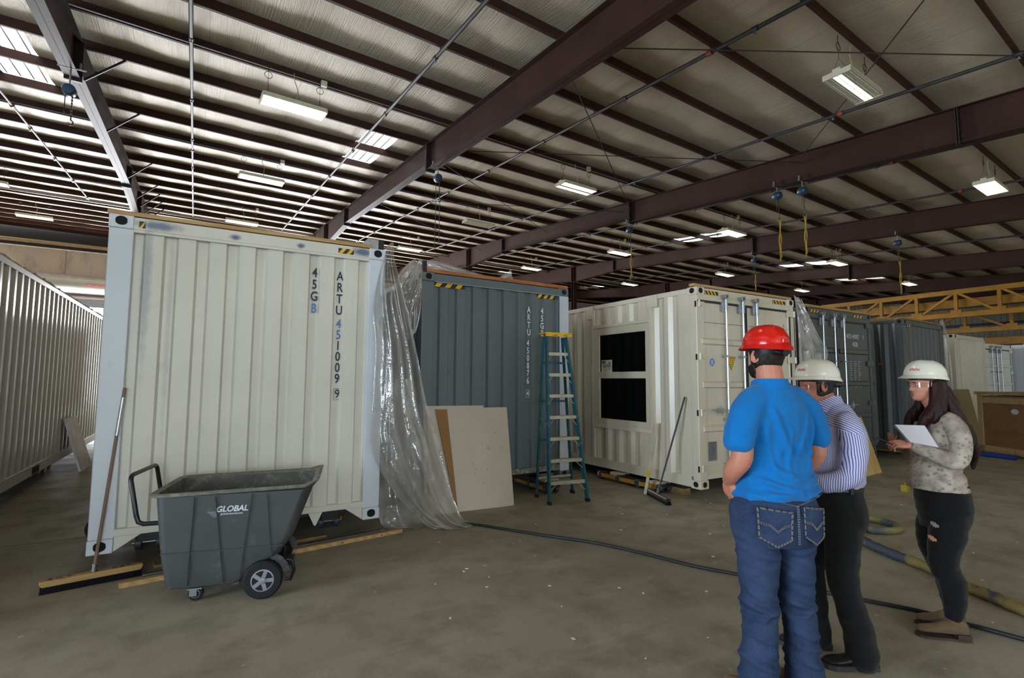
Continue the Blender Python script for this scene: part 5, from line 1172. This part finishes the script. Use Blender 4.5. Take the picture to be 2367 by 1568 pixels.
def shoe(mb, ankle, fwd, L, w, z=.0, hgt=.09, boot=.0):
    f = Vector((fwd[0], fwd[1], 0)).normalized(); r_ = Vector((f.y, -f.x, 0)); a = Vector((ankle[0], ankle[1], 0)); n = 18; P = []; rows = ((-.27, .42, .55), (-.25, .62, .8), (-.16, .78, .95), (0, .80, 1.0), (.2, .78, .78), (.4, .95, .52), (.56, 1.0, .42), (.68, .78, .34), (.73, .4, .22))
    for d, ww, hh in rows:
        for k in range(n):
            t = 2*PI*k/n; c, s_ = math.cos(t), math.sin(t); zz = z+.012+(hgt*hh)*(.5+.5*s_) if s_ > 0 else z+.012+(hgt*hh)*.5*(1+s_*1.0)
            P.append(a+f*(d*L)+r_*(c*w*.5*ww*(1 if s_ < .2 else 1-.35*s_))+Vector((0, 0, zz)))
    mb.add(P, [(i*n+k, i*n+(k+1) % n, (i+1)*n+(k+1) % n, (i+1)*n+k) for i in range(len(rows)-1) for k in range(n)]+[tuple(range(n-1, -1, -1)), tuple((len(rows)-1)*n+k for k in range(n))])
    if boot: mb.tube([a+Vector((0, 0, hgt*.6)), a+Vector((0, 0, boot))], [w*.46, w*.44], 18)
def sole(mb, ankle, fwd, L, w, heel=.0, th=.018):
    f = Vector((fwd[0], fwd[1], 0)).normalized(); r_ = Vector((f.y, -f.x, 0)); a = Vector((ankle[0], ankle[1], 0)); out = []
    for d, ww in ((-.29, .3), (-.26, .66), (-.1, .82), (.15, .74), (.4, .98), (.58, 1.02), (.70, .74), (.755, .3)): out.append((d*L, ww*w*.5))
    poly = [a+f*d+r_*q for d, q in out]+[a+f*d-r_*q for d, q in out[::-1]]; k = len(poly)
    mb.add([p+Vector((0, 0, .001)) for p in poly]+[p+Vector((0, 0, th)) for p in poly], [tuple(range(k)), tuple(range(2*k-1, k-1, -1))]+[(i, (i+1) % k, (i+1) % k+k, i+k) for i in range(k)])
HM = lambda x, y, z, yaw, pitch=0, roll=0: Matrix.Translation((x, y, z)) @ Matrix.Rotation(R(yaw), 4, 'Z') @ Matrix.Rotation(R(pitch), 4, 'X') @ Matrix.Rotation(R(roll), 4, 'Y')
# ---- person A: blue polo, jeans, red helmet, seen from behind
pa = thing('person', 'person in a bright blue polo, jeans and red hard hat seen from behind', 'person', (2.775, 1.752, 0), R(-10))
hm = HM(-.03, .02, 1.822, -2, -2); s = 1.05
b = MB(); head_mb(b, hm, s, 1, 1, 1.05)
limb(b, [(-.02, -.02, 1.56), (-.03, -.01, 1.68), (-.035, .0, 1.77)], [.080, .072, .068])
slices(b, [(1.0, 0, 0, .15, .11, .11), (1.2, 0, 0, .16, .12, .12), (1.45, -.01, 0, .18, .11, .11), (1.58, -.02, 0, .12, .08, .08)])
limb(b, [(-.20, -.01, 1.53), (-.26, -.03, 1.42), (-.292, -.05, 1.28), (-.296, .01, 1.20), (-.250, .09, 1.135)], [.045, .050, .056, .050, .036])
limb(b, [(.20, -.01, 1.53), (.25, -.02, 1.42), (.275, -.03, 1.28), (.262, .06, 1.17), (.20, .15, 1.09)], [.045, .050, .056, .048, .034])
hand_mb(b, (-.250, .09, 1.135), (.20, .25, -.9), (1, -.1, .1), 1, 1.02, .35); hand_mb(b, (.20, .15, 1.09), (-.6, .55, -.5), (-.4, -.8, 0), -1, 1.02, .5)
fuse('body', b, .0045, SKIN1, pa, 2)
shell('short_hair', hm, s, .010, (-.072, .117), (R(62), R(298)), HAIRD, pa, jit=.35)
def bd(u, v, z, th):
    return (-.118+(.085 if .0 < u < 1 else .0)*v*(.55+.45*abs(2*u-1)), th)
shell('beard', hm, s, .013, (-.118, -.03), (R(-88), R(88)), HAIRD, pa, edge=bd, jit=.4, jaw=1.05)
t_ = MB()
slices(t_, [(1.055, -.024, .0, .230, .185, .185), (1.085, -.022, .0, .228, .185, .182), (1.17, -.012, .01, .216, .172, .155), (1.28, -.005, .01, .212, .16, .138), (1.40, -.005, .0, .222, .145, .140), (1.50, -.01, -.005, .218, .12, .132), (1.58, -.015, -.005, .180, .105, .118), (1.645, -.022, -.005, .120, .090, .100), (1.69, -.028, -.002, .085, .08, .085)], 40, 2.5)
limb(t_, [(-.10, -.01, 1.585), (-.178, -.015, 1.56), (-.25, -.03, 1.485), (-.292, -.045, 1.40), (-.305, -.047, 1.372)], [.085, .088, .086, .080, .080]); limb(t_, [(.08, -.01, 1.585), (.168, -.015, 1.565), (.232, -.02, 1.49), (.267, -.03, 1.40), (.277, -.033, 1.372)], [.085, .088, .086, .080, .080])
def folds(co, segs, front=False):
    if (co[1] > .04) != front and abs(co[1]) > .04: return 0
    s_ = 0
    for x0, z0, x1, z1, a, w in segs:
        dx, dz = x1-x0, z1-z0; l2 = dx*dx+dz*dz; t = ((co[0]-x0)*dx+(co[2]-z0)*dz)/l2
        if t < -.15 or t > 1.15: continue
        t = min(1, max(0, t)); bow = .012*math.sin(PI*t); d = math.hypot(co[0]-x0-dx*t, co[2]-z0-dz*t+bow); s_ += a*math.sin(PI*(.12+.76*t))*(math.exp(-(d/w)**2)-.45*math.exp(-((d-w*1.9)/w)**2))
    return s_
SHIRTF = [(-.13, 1.53, -.03, 1.27, .014, .016), (.12, 1.52, .02, 1.30, .013, .016), (-.18, 1.46, -.13, 1.18, .013, .017), (.17, 1.45, .10, 1.20, .012, .016), (-.03, 1.42, -.06, 1.18, .010, .014), (-.21, 1.17, -.02, 1.10, .016, .013), (.20, 1.18, .0, 1.12, .015, .013), (-.19, 1.10, .06, 1.075, .014, .012), (.18, 1.11, .02, 1.085, .013, .011), (-.15, 1.24, .0, 1.16, .011, .013), (.08, 1.40, .15, 1.26, .010, .013)]
JEANF = [(-.25, .52, -.07, .46, .016, .016), (-.24, .43, -.10, .47, .013, .014), (.0, .52, .18, .45, .015, .016), (.02, .42, .18, .46, .013, .014), (-.24, .79, -.07, .755, .012, .018), (-.02, .77, .17, .80, .012, .018), (-.24, .66, -.10, .60, .011, .02), (.0, .65, .15, .61, .011, .02), (-.26, .24, -.08, .18, .015, .017), (.03, .22, .20, .17, .015, .017), (-.24, .13, -.1, .10, .014, .014), (.04, .12, .2, .09, .014, .014), (-.22, .36, -.1, .32, .011, .015), (.03, .35, .17, .31, .011, .015)]
def wrk(co, no):
    z = co[2]; a = .006*ridge(nz3(co, 5, 5, 9, 1))+.009*ridge(nz3((co[0]-co[2]*.35, co[1], co[2]), 9, 9, 3.2, 4))*min(1, max(0, (1.6-z)/.2))
    w = max(0, 1-abs(z-1.12)/.11); a += w*.016*ridge(nz3(co, 3.0, 3.0, 22, 7)); a += .0018*nz3(co, 20, 20, 20, 3)+folds(co, SHIRTF); return a-.007
fuse('polo_shirt', t_, .007, BLUEP, pa, 4, wrk)
c_ = MB()
for lay in (0, 1): pass
P = []; n = 40
for z, q in ((1.645, .098), (1.675, .092), (1.697, .088), (1.692, .082), (1.65, .088)):
    P.append([Vector((-.028+q*1.0*math.sin(2*PI*k/n), -.005+q*1.05*math.cos(2*PI*k/n)+(.012 if math.cos(2*PI*k/n) > 0 else 0), z-.030*max(0, math.cos(2*PI*k/n)))) for k in range(n)])
c_.add([p for r_ in P for p in r_], [(i*n+k, i*n+(k+1) % n, ((i+1) % 5)*n+(k+1) % n, ((i+1) % 5)*n+k) for i in range(5) for k in range(n)]); c_.build('collar', BLUEP, pa, 50)
j_ = MB()
slices(j_, [(.80, -.03, -.005, .215, .135, .15), (.86, -.03, -.008, .240, .15, .168), (.94, -.03, -.008, .252, .155, .172), (1.02, -.03, 0, .235, .15, .155), (1.10, -.025, 0, .195, .14, .138)], 40, 2.5)
limb(j_, [(-.135, -.01, .90), (-.145, -.01, .76), (-.140, -.005, .60), (-.135, .0, .49), (-.145, -.015, .34), (-.165, -.02, .18), (-.167, -.02, .05)], [.112, .112, .100, .090, .089, .093, .100], 20); limb(j_, [(.075, -.01, .90), (.088, -.01, .76), (.098, .0, .60), (.104, .01, .49), (.110, -.01, .34), (.117, -.015, .18), (.120, -.015, .05)], [.108, .106, .096, .088, .087, .090, .098], 20)
def jw(co, no):
    z = co[2]; k = .35+max(0, 1-abs(z-.47)/.16)+.9*max(0, 1-abs(z-.16)/.16)+.6*max(0, 1-abs(z-.72)/.1)
    return k*.011*ridge(nz3((co[0], co[1], co[2]+co[0]*.5), 6, 6, 15, 2))+.0022*nz3(co, 16, 16, 24, 5)-.003+folds(co, JEANF)
jn = fuse('jeans', j_, .008, DENIM, pa, 4, jw); jn.rotation_euler = (0, 0, R(-9)); jn.location = (.0, -.004, 0)
def on_back(x, z, base=.167): return -.008-base*max(.15, (1-(abs(x+.03)/.252)**2.5))**(1/2.5)-.009
def stitch(pts, r=.0028, m=STITCH):
    q = MB(); P_ = spline(pts, 6); dash = MB()
    for i in range(len(P_)-1):
        if i % 1 == 0: dash.tube([P_[i], P_[i].lerp(P_[i+1], .72)], r, 5)
    return dash
sm = MB()
for sx, x0, x1 in ((-1, -.235, -.065), (1, .005, .165)):
    ps = [(x0, 1.03), (x0+.004, .875), ((x0+x1)/2, .828), (x1-.006, .862), (x1+.003, 1.005), (x0, 1.03)]
    pp = []
    for i in range(len(ps)-1):
        for k in range(5):
            f = k/5; x = ps[i][0]+(ps[i+1][0]-ps[i][0])*f; z = ps[i][1]+(ps[i+1][1]-ps[i][1])*f; pp.append(Vector((x, on_back(x, z), z)))
    pp.append(pp[0]); po = MB(); cen = sum(pp, Vector())/len(pp); N_ = len(pp); po.add([p for p in pp]+[p+Vector((0, .02, 0)) for p in pp]+[cen+Vector((0, -.004, 0))], [(i, (i+1) % N_, 2*N_) for i in range(N_)]+[(i, i+N_, (i+1) % N_+N_, (i+1) % N_) for i in range(N_)])
    pk = po.build('back_pocket', DENIM, jn, 50)
    d_ = MB()
    for off in (0, .010):
        for i in range(len(pp)-1): d_.tube([pp[i].lerp(cen, off*6)+Vector((0, -.004, 0)), pp[i].lerp(cen, off*6).lerp(pp[i+1].lerp(cen, off*6), .7)+Vector((0, -.004, 0))], .0018, 4)
    for dz in (0, -.008):
        q_ = [(x0+.01, .955), (x0+.3*(x1-x0), .945), (x0+.5*(x1-x0), .912), (x0+.75*(x1-x0), .938), (x1-.004, .945)]
        for i in range(4):
            for k in range(4):
                a, c = [Vector((q_[i][0]+(q_[i+1][0]-q_[i][0])*f, 0, q_[i][1]+(q_[i+1][1]-q_[i][1])*f+dz)) for f in (k/4, (k+.7)/4)]
                for v in (a, c): v.y = on_back(v.x, v.z)-.006
                d_.tube([a, c], .0017, 4)
    tag(d_.build('pocket_stitching', STITCH, pk), kind='stuff')
d_ = MB()
for k in range(16):
    z = .84+k*.0125
    for dx in (-.004, .004): d_.tube([(-.03+dx, on_back(-.03, z)-.004, z), (-.03+dx, on_back(-.03, z)-.004, z+.008)], .0018, 4)
for k in range(34):
    x = -.215+k*.0115; z = 1.03+.065*abs(x+.03)/.26; d_.tube([(x, on_back(x, z, .15)-.004, z), (x+.008, on_back(x+.008, z, .15)-.004, z)], .0018, 4)
tag(d_.build('yoke_stitching', STITCH, jn), kind='stuff')
for ax, ay, fw in ((-.167, -.02, (-.25, 1)), (.120, -.015, (-.2, 1))):
    q = MB(); shoe(q, (ax, ay), fw, .30, .112, 0, .10, .16); so = fuse('boot', q, .007, BOOT, pa, 3); q = MB(); sole(q, (ax, ay), fw, .30, .115); q.build('boot_sole', SOLEB, so)
hM = hm @ Matrix.Translation((0, -.008, .057*s)) @ Matrix.Rotation(R(3), 4, 'X')
hh, dm = helmet(pa, hM, REDH, (.030, .024, .030), 1.0)
q = MB(); q.box((-.022, -.143, .012), (.022, -.130, .036), hM); q.build('label_holder', REDH, hh, bevel=.003)
# ---- person B: striped shirt, black trousers, white helmet, facing the containers
pb = thing('person', 'person in a striped shirt, black trousers and white hard hat facing left', 'person', (3.420, 1.785, 0), R(51))
hm = HM(.0, .075, 1.652, 2, -4); s = 1.0
b = MB(); head_mb(b, hm, s, 1.0, 1, 1.05)
limb(b, [(0, -.02, 1.44), (0, .01, 1.53), (0, .05, 1.60)], [.075, .068, .064]); slices(b, [(.95, 0, 0, .13, .12, .10), (1.2, 0, .02, .15, .14, .11), (1.38, 0, 0, .15, .1, .1), (1.48, 0, -.01, .10, .07, .07)])
limb(b, [(-.19, -.02, 1.42), (-.235, -.02, 1.27), (-.24, .02, 1.13), (-.20, .15, 1.08), (-.10, .26, 1.09)], [.055, .05, .047, .042, .03]); limb(b, [(.19, -.02, 1.42), (.235, -.02, 1.27), (.24, .02, 1.13), (.20, .15, 1.08), (.10, .27, 1.07)], [.055, .05, .047, .042, .03])
hand_mb(b, (-.10, .26, 1.09), (.8, .4, -.1), (0, -1, .1), -1, .98, .5); hand_mb(b, (.10, .27, 1.07), (-.8, .4, -.1), (0, -1, .1), 1, .98, .5)
fuse('body', b, .0045, SKIN2, pb, 2)
shell('short_hair', hm, s, .009, (-.068, .117), (R(70), R(290)), HAIRB, pb, jit=.3); glasses(pb, hm, s)
t_ = MB()
slices(t_, [(1.03, 0, .0, .165, .150, .135), (1.07, 0, .0, .178, .175, .160), (1.15, 0, .005, .188, .190, .170), (1.25, 0, .0, .190, .180, .170), (1.36, 0, -.015, .195, .150, .155), (1.44, 0, -.025, .185, .115, .125), (1.50, 0, -.025, .135, .085, .100), (1.545, 0, -.015, .085, .075, .085)], 40, 2.3)
limb(t_, [(-.155, -.025, 1.43), (-.215, -.025, 1.37), (-.245, -.02, 1.25), (-.248, .02, 1.13), (-.21, .14, 1.085), (-.125, .235, 1.09)], [.075, .075, .068, .063, .055, .045]); limb(t_, [(.155, -.025, 1.43), (.215, -.025, 1.37), (.245, -.02, 1.25), (.248, .02, 1.13), (.21, .14, 1.08), (.125, .24, 1.075)], [.075, .075, .068, .063, .055, .045])
def wr2(co, no):
    z = co[2]; return .0045*ridge(nz3((co[0], co[1]-z*.5, z), 5, 6, 6, 11))+max(0, 1-abs(z-1.07)/.09)*.008*ridge(nz3(co, 14, 14, 6, 3))-.003
sh = fuse('striped_shirt', t_, .0075, STRIPE, pb, 5, wr2)
P = []
for z, q in ((1.515, .092), (1.56, .083), (1.595, .078), (1.59, .073), (1.52, .085)): P.append([Vector((q*math.sin(2*PI*k/n), .0+q*1.02*math.cos(2*PI*k/n)+(z-1.515)*.25, z-.045*max(0, math.cos(2*PI*k/n)))) for k in range(n)])
c_ = MB(); c_.add([p for r_ in P for p in r_], [(i*n+k, i*n+(k+1) % n, ((i+1) % 5)*n+(k+1) % n, ((i+1) % 5)*n+k) for i in range(5) for k in range(n)]); c_.build('shirt_collar', STRIPE, pb, 50)
j_ = MB(); slices(j_, [(.76, 0, -.01, .165, .125, .125), (.84, 0, -.015, .185, .140, .150), (.92, 0, -.01, .188, .148, .152), (1.0, 0, 0, .176, .150, .142), (1.065, 0, 0, .170, .152, .138)], 36, 2.4)
limb(j_, [(-.09, -.01, .86), (-.095, .0, .70), (-.098, .012, .52), (-.10, -.02, .36), (-.10, -.06, .20), (-.10, -.075, .065)], [.10, .098, .086, .080, .082, .088], 20); limb(j_, [(.09, .0, .86), (.10, .05, .70), (.11, .11, .52), (.115, .10, .36), (.12, .09, .2), (.12, .085, .065)], [.10, .098, .084, .078, .078, .084], 20)
fuse('trousers', j_, .008, BLKP, pb, 4, lambda co, no: .0055*ridge(nz3(co, 7, 7, 10, 21))*(1.4 if co[2] < .3 else .8)-.002)
P = []
for z, q in ((1.028, 1.0), (1.064, 1.0), (1.064, .95), (1.028, .95)): P.append([Vector((.181*q*math.sin(2*PI*k/n), .158*q*math.cos(2*PI*k/n)+.002, z)) for k in range(n)])
c_ = MB(); c_.add([p for r_ in P for p in r_], [(i*n+k, i*n+(k+1) % n, ((i+1) % 4)*n+(k+1) % n, ((i+1) % 4)*n+k) for i in range(4) for k in range(n)]); bl = c_.build('belt', mat('black_belt', srgb(14, 14, 15), .4), pb, 50)
MB().box((-.19, -.03, 1.018), (-.176, -.012, 1.072)).build('belt_loop', mat('belt_loop_cloth', srgb(40, 40, 46), .8), bl)
MB().box((-.05, -.168, 1.05), (.03, -.150, 1.12)).build('belt_clip_phone', SUSP, pb, bevel=.006)
for ax, ay, fw in ((-.10, -.075, (-.05, 1)), (.12, .085, (.1, 1))):
    q = MB(); shoe(q, (ax, ay), fw, .295, .108, .012, .085, .12); so = fuse('shoe', q, .007, SHOE, pb, 3); q = MB(); sole(q, (ax, ay), fw, .30, .115, th=.028); q.build('shoe_sole', SOLE, so)
hM = hm @ Matrix.Translation((0, -.012, .057*s)) @ Matrix.Rotation(R(6), 4, 'X'); hh, dm = helmet(pb, hM, WHITEH, (.045, .010, .018), .96); helmet_mark(hh, hM, dm, R(-38), R(-8), .036, .050, RED)
# ---- person C: woman with long auburn hair, floral top, black jeans, notepad
pc = thing('person', 'person with long auburn hair, floral top, ripped black jeans and white hard hat', 'person', (4.395, 1.566, 0), R(45))
hm = HM(.0, .080, 1.668, 8, -2); s = .96
b = MB(); head_mb(b, hm, s, .85, 1.2, .94)
limb(b, [(0, .0, 1.44), (0, .03, 1.52), (0, .07, 1.60)], [.062, .052, .052]); slices(b, [(.90, 0, 0, .14, .13, .13), (1.15, 0, .03, .14, .13, .1), (1.35, 0, .02, .14, .09, .09), (1.45, 0, .0, .09, .06, .06)])
limb(b, [(-.165, .0, 1.40), (-.205, -.01, 1.28), (-.215, .03, 1.165), (-.19, .16, 1.215), (-.165, .262, 1.262)], [.045, .042, .040, .034, .024]); limb(b, [(.165, .0, 1.40), (.20, .0, 1.28), (.20, .04, 1.16), (.12, .17, 1.21), (.02, .25, 1.25)], [.045, .042, .040, .034, .024])
hand_mb(b, (-.165, .262, 1.262), (.12, .95, .05), (.55, 0, -.8), -1, .86, .55, .8, curls=(.42, .6, .72, .8)); hand_mb(b, (.02, .25, 1.25), (-.7, .6, .2), (0, -.6, .8), 1, .86, .4)
limb(b, [(-.085, 0, .85), (-.085, .06, .55), (-.085, .02, .3), (-.085, .030, .1)], [.04, .035, .03, .033]); limb(b, [(.085, 0, .85), (.09, .03, .55), (.1, -.02, .3), (.10, -.05, .1)], [.04, .035, .03, .033])
fuse('body', b, .0042, SKIN3, pc, 2)
q = MB()
for sx in (-1, 1): q.lathe([(1e-4, -.011), (.008, -.008), (.0112, 0), (.008, .008), (1e-4, .011)], 12, hm @ Matrix.Translation(Vector((sx*.031, .0685, .0))*s))
q.build('eyes', mat('eye_white', srgb(190, 184, 178), .2), pc, 180)
q = MB()
for sx in (-1, 1): q.cbox((0, 0, 0), (.030*s, .006, .005), hm @ Matrix.Translation(Vector((sx*.031, .0865, .0165))*s))
q.build('eyebrows', HAIRD, pc)
q = MB(); q.grid(lambda u, v: hm @ ((head_pt(R(-16)+R(32)*u, -.0835+.023*v, 0, .85, 1.2)+Vector((0, .0016*math.sin(PI*u)*math.sin(PI*v), 0)))*s), 14, 10); q.build('lips', skin('lip_skin', srgb(166, 92, 84)), pc, 180, fix=False)
glasses(pc, hm, s)
hr = MB()
slices(hr, [(1.56, 0, .030, .075, .0, .080), (1.64, 0, .050, .083, .005, .100), (1.71, 0, .070, .084, .03, .110), (1.75, 0, .075, .078, .05, .10), (1.785, 0, .075, .05, .05, .07)], 28, 2)
for x, y0, w, ln, yb in ((-.055, .0, .035, 1.16, -.185), (-.02, -.03, .04, 1.11, -.205), (.02, -.03, .04, 1.13, -.205), (.055, .0, .035, 1.17, -.19)):
    limb(hr, [(x*.8, y0+.02, 1.66), (x*1.0, y0-.03, 1.55), (x*1.4, -.075, 1.45), (x*1.7, -.125, 1.33), (x*1.7, yb+.035, 1.22), (x*1.6, yb+.045, ln)], [w, w*1.15, w*1.05, w*.95, w*.8, w*.30], 12)
for sx in (-1, 1):
    limb(hr, [(sx*.070, .060, 1.68), (sx*.080, .060, 1.60), (sx*.092, .075, 1.52), (sx*.10, .125, 1.44), (sx*.085, .165, 1.36)], [.022, .028, .033, .036, .022], 12)
    limb(hr, [(sx*.066, .03, 1.68), (sx*.085, .03, 1.58), (sx*.105, .04, 1.49), (sx*.105, .085, 1.42)], [.03, .035, .035, .02], 12)
fuse('long_hair', hr, .007, HAIRR, pc, 2, lambda co, no: .0045*ridge(nz3(co, 34, 34, 1.6, 2))-.002)
t_ = MB()
slices(t_, [(.955, 0, .015, .190, .185, .140), (1.0, 0, .02, .186, .195, .130), (1.08, 0, .03, .174, .188, .118), (1.18, 0, .035, .160, .155, .110), (1.28, 0, .035, .158, .155, .105), (1.36, 0, .015, .158, .125, .102), (1.43, 0, -.005, .155, .088, .105), (1.485, 0, -.005, .095, .062, .075)], 40, 2.2)
limb(t_, [(-.135, .0, 1.415), (-.185, -.005, 1.37), (-.212, -.01, 1.28), (-.222, .025, 1.17), (-.20, .13, 1.205), (-.172, .235, 1.250)], [.066, .066, .062, .060, .050, .036]); limb(t_, [(.135, .0, 1.415), (.185, .0, 1.37), (.205, .0, 1.28), (.205, .04, 1.165), (.13, .15, 1.205), (.05, .22, 1.24)], [.066, .066, .062, .060, .050, .036])
fuse('floral_top', t_, .0072, FLORAL, pc, 5, lambda co, no: max(0, 1-abs(co[2]-1.05)/.13)*.009*ridge(nz3((co[0], co[1], co[2]+co[1]*.45), 4, 4, 20, 2))+.003*ridge(nz3(co, 7, 7, 10, 9))-.003)
P = []
j_ = MB(); slices(j_, [(.70, 0, .01, .150, .125, .115), (.78, 0, .0, .172, .145, .130), (.86, 0, .0, .182, .155, .140), (.95, 0, .0, .175, .160, .130), (1.0, 0, 0, .168, .155, .122)], 36, 2.2)
limb(j_, [(-.085, .01, .80), (-.090, .035, .68), (-.088, .062, .56), (-.086, .066, .46), (-.085, .025, .36), (-.085, .015, .25), (-.085, .026, .155)], [.100, .104, .088, .080, .078, .064, .052], 20); limb(j_, [(.085, -.01, .80), (.095, .02, .68), (.10, .03, .56), (.10, .01, .46), (.10, -.03, .36), (.10, -.045, .25), (.10, -.05, .155)], [.105, .110, .094, .078, .074, .062, .050], 20)
jc = fuse('ripped_jeans', j_, .0075, BLKJ, pc, 4, lambda co, no: .004*ridge(nz3(co, 6, 6, 16, 31))-.001)
for zz, m_, w_ in ((.735, mat('frayed_denim', srgb(150, 144, 140), .9), .034), (.645, SKIN3, .032)):
    q = MB(); cyy = .028 if zz > .7 else .046; q.grid(lambda u, v: Vector((-.090-.1075*math.cos(R(52+34*u)), cyy+.1075*math.sin(R(52+34*u)), zz+(v-.5)*.022*(.5+math.sin(PI*u))*(1+.3*math.sin(u*23))+.012*u)), 12, 4); q.build('jeans_rip', m_, jc, 180, fix=False)
for ax, ay, fw in ((-.085, .030, (.05, 1)), (.10, -.05, (.05, 1))):
    q = MB(); shoe(q, (ax, ay), fw, .285, .098, .022, .10, .145); so = fuse('ankle_boot', q, .0065, BOOT2, pc, 3); q = MB(); sole(q, (ax, ay), fw, .285, .10, th=.016); q.cbox((ax, ay-.045, .022), (.07, .075, .042)); q.build('boot_heel', SOLEB, so)
hM = hm @ Matrix.Translation((0, -.012, .056*s)) @ Matrix.Rotation(R(5), 4, 'X'); hh, dm = helmet(pc, hM, WHITEH, (.046, .010, .016), .95); helmet_mark(hh, hM, dm, R(-48), R(-16), .036, .050, RED)
# notepad held under the arm, pen in the fingers
def wl_(p): return Matrix.Translation((4.395, 1.566, 0)) @ Matrix.Rotation(R(45), 4, 'Z') @ Vector(p)
nbq = [(-.155, .335, 1.395), (-.165, .165, 1.395), (-.205, .11, 1.255), (-.20, .27, 1.285)]
PAPER = mat('notepad_paper', srgb(206, 202, 206), .7, 0, .2, .03, 4)
nb = MB(); Q = [Vector(p) for p in nbq]; N_ = (Q[1]-Q[0]).cross(Q[3]-Q[0]).normalized(); N_ = N_ if N_.x > 0 else -N_
def pad(d0, d1, m, name, parent):
    q = MB(); P_ = [wl_(p+N_*d0) for p in Q]+[wl_(p+N_*d1) for p in Q]; q.add(P_, [(0, 1, 2, 3), (7, 6, 5, 4), (0, 4, 5, 1), (1, 5, 6, 2), (2, 6, 7, 3), (3, 7, 4, 0)]); return q.build(name, m, parent, bevel=.002)
npd = pad(0, .012, PAPER, 'notepad', None); tag(npd, 'white notepad held against the floral top', 'notepad')
pad(.0125, .015, SUSP, 'notepad_backing', npd); pad(.0155, .024, PAPER, 'lower_pages', npd)
q = MB(); q.tube([wl_((-.150, .352, 1.262)), wl_((-.135, .47, 1.315))], .0042, 8); tag(q.build('pen', SUSP, None, 60), 'thin dark pen between the fingers of the person with auburn hair', 'pen')
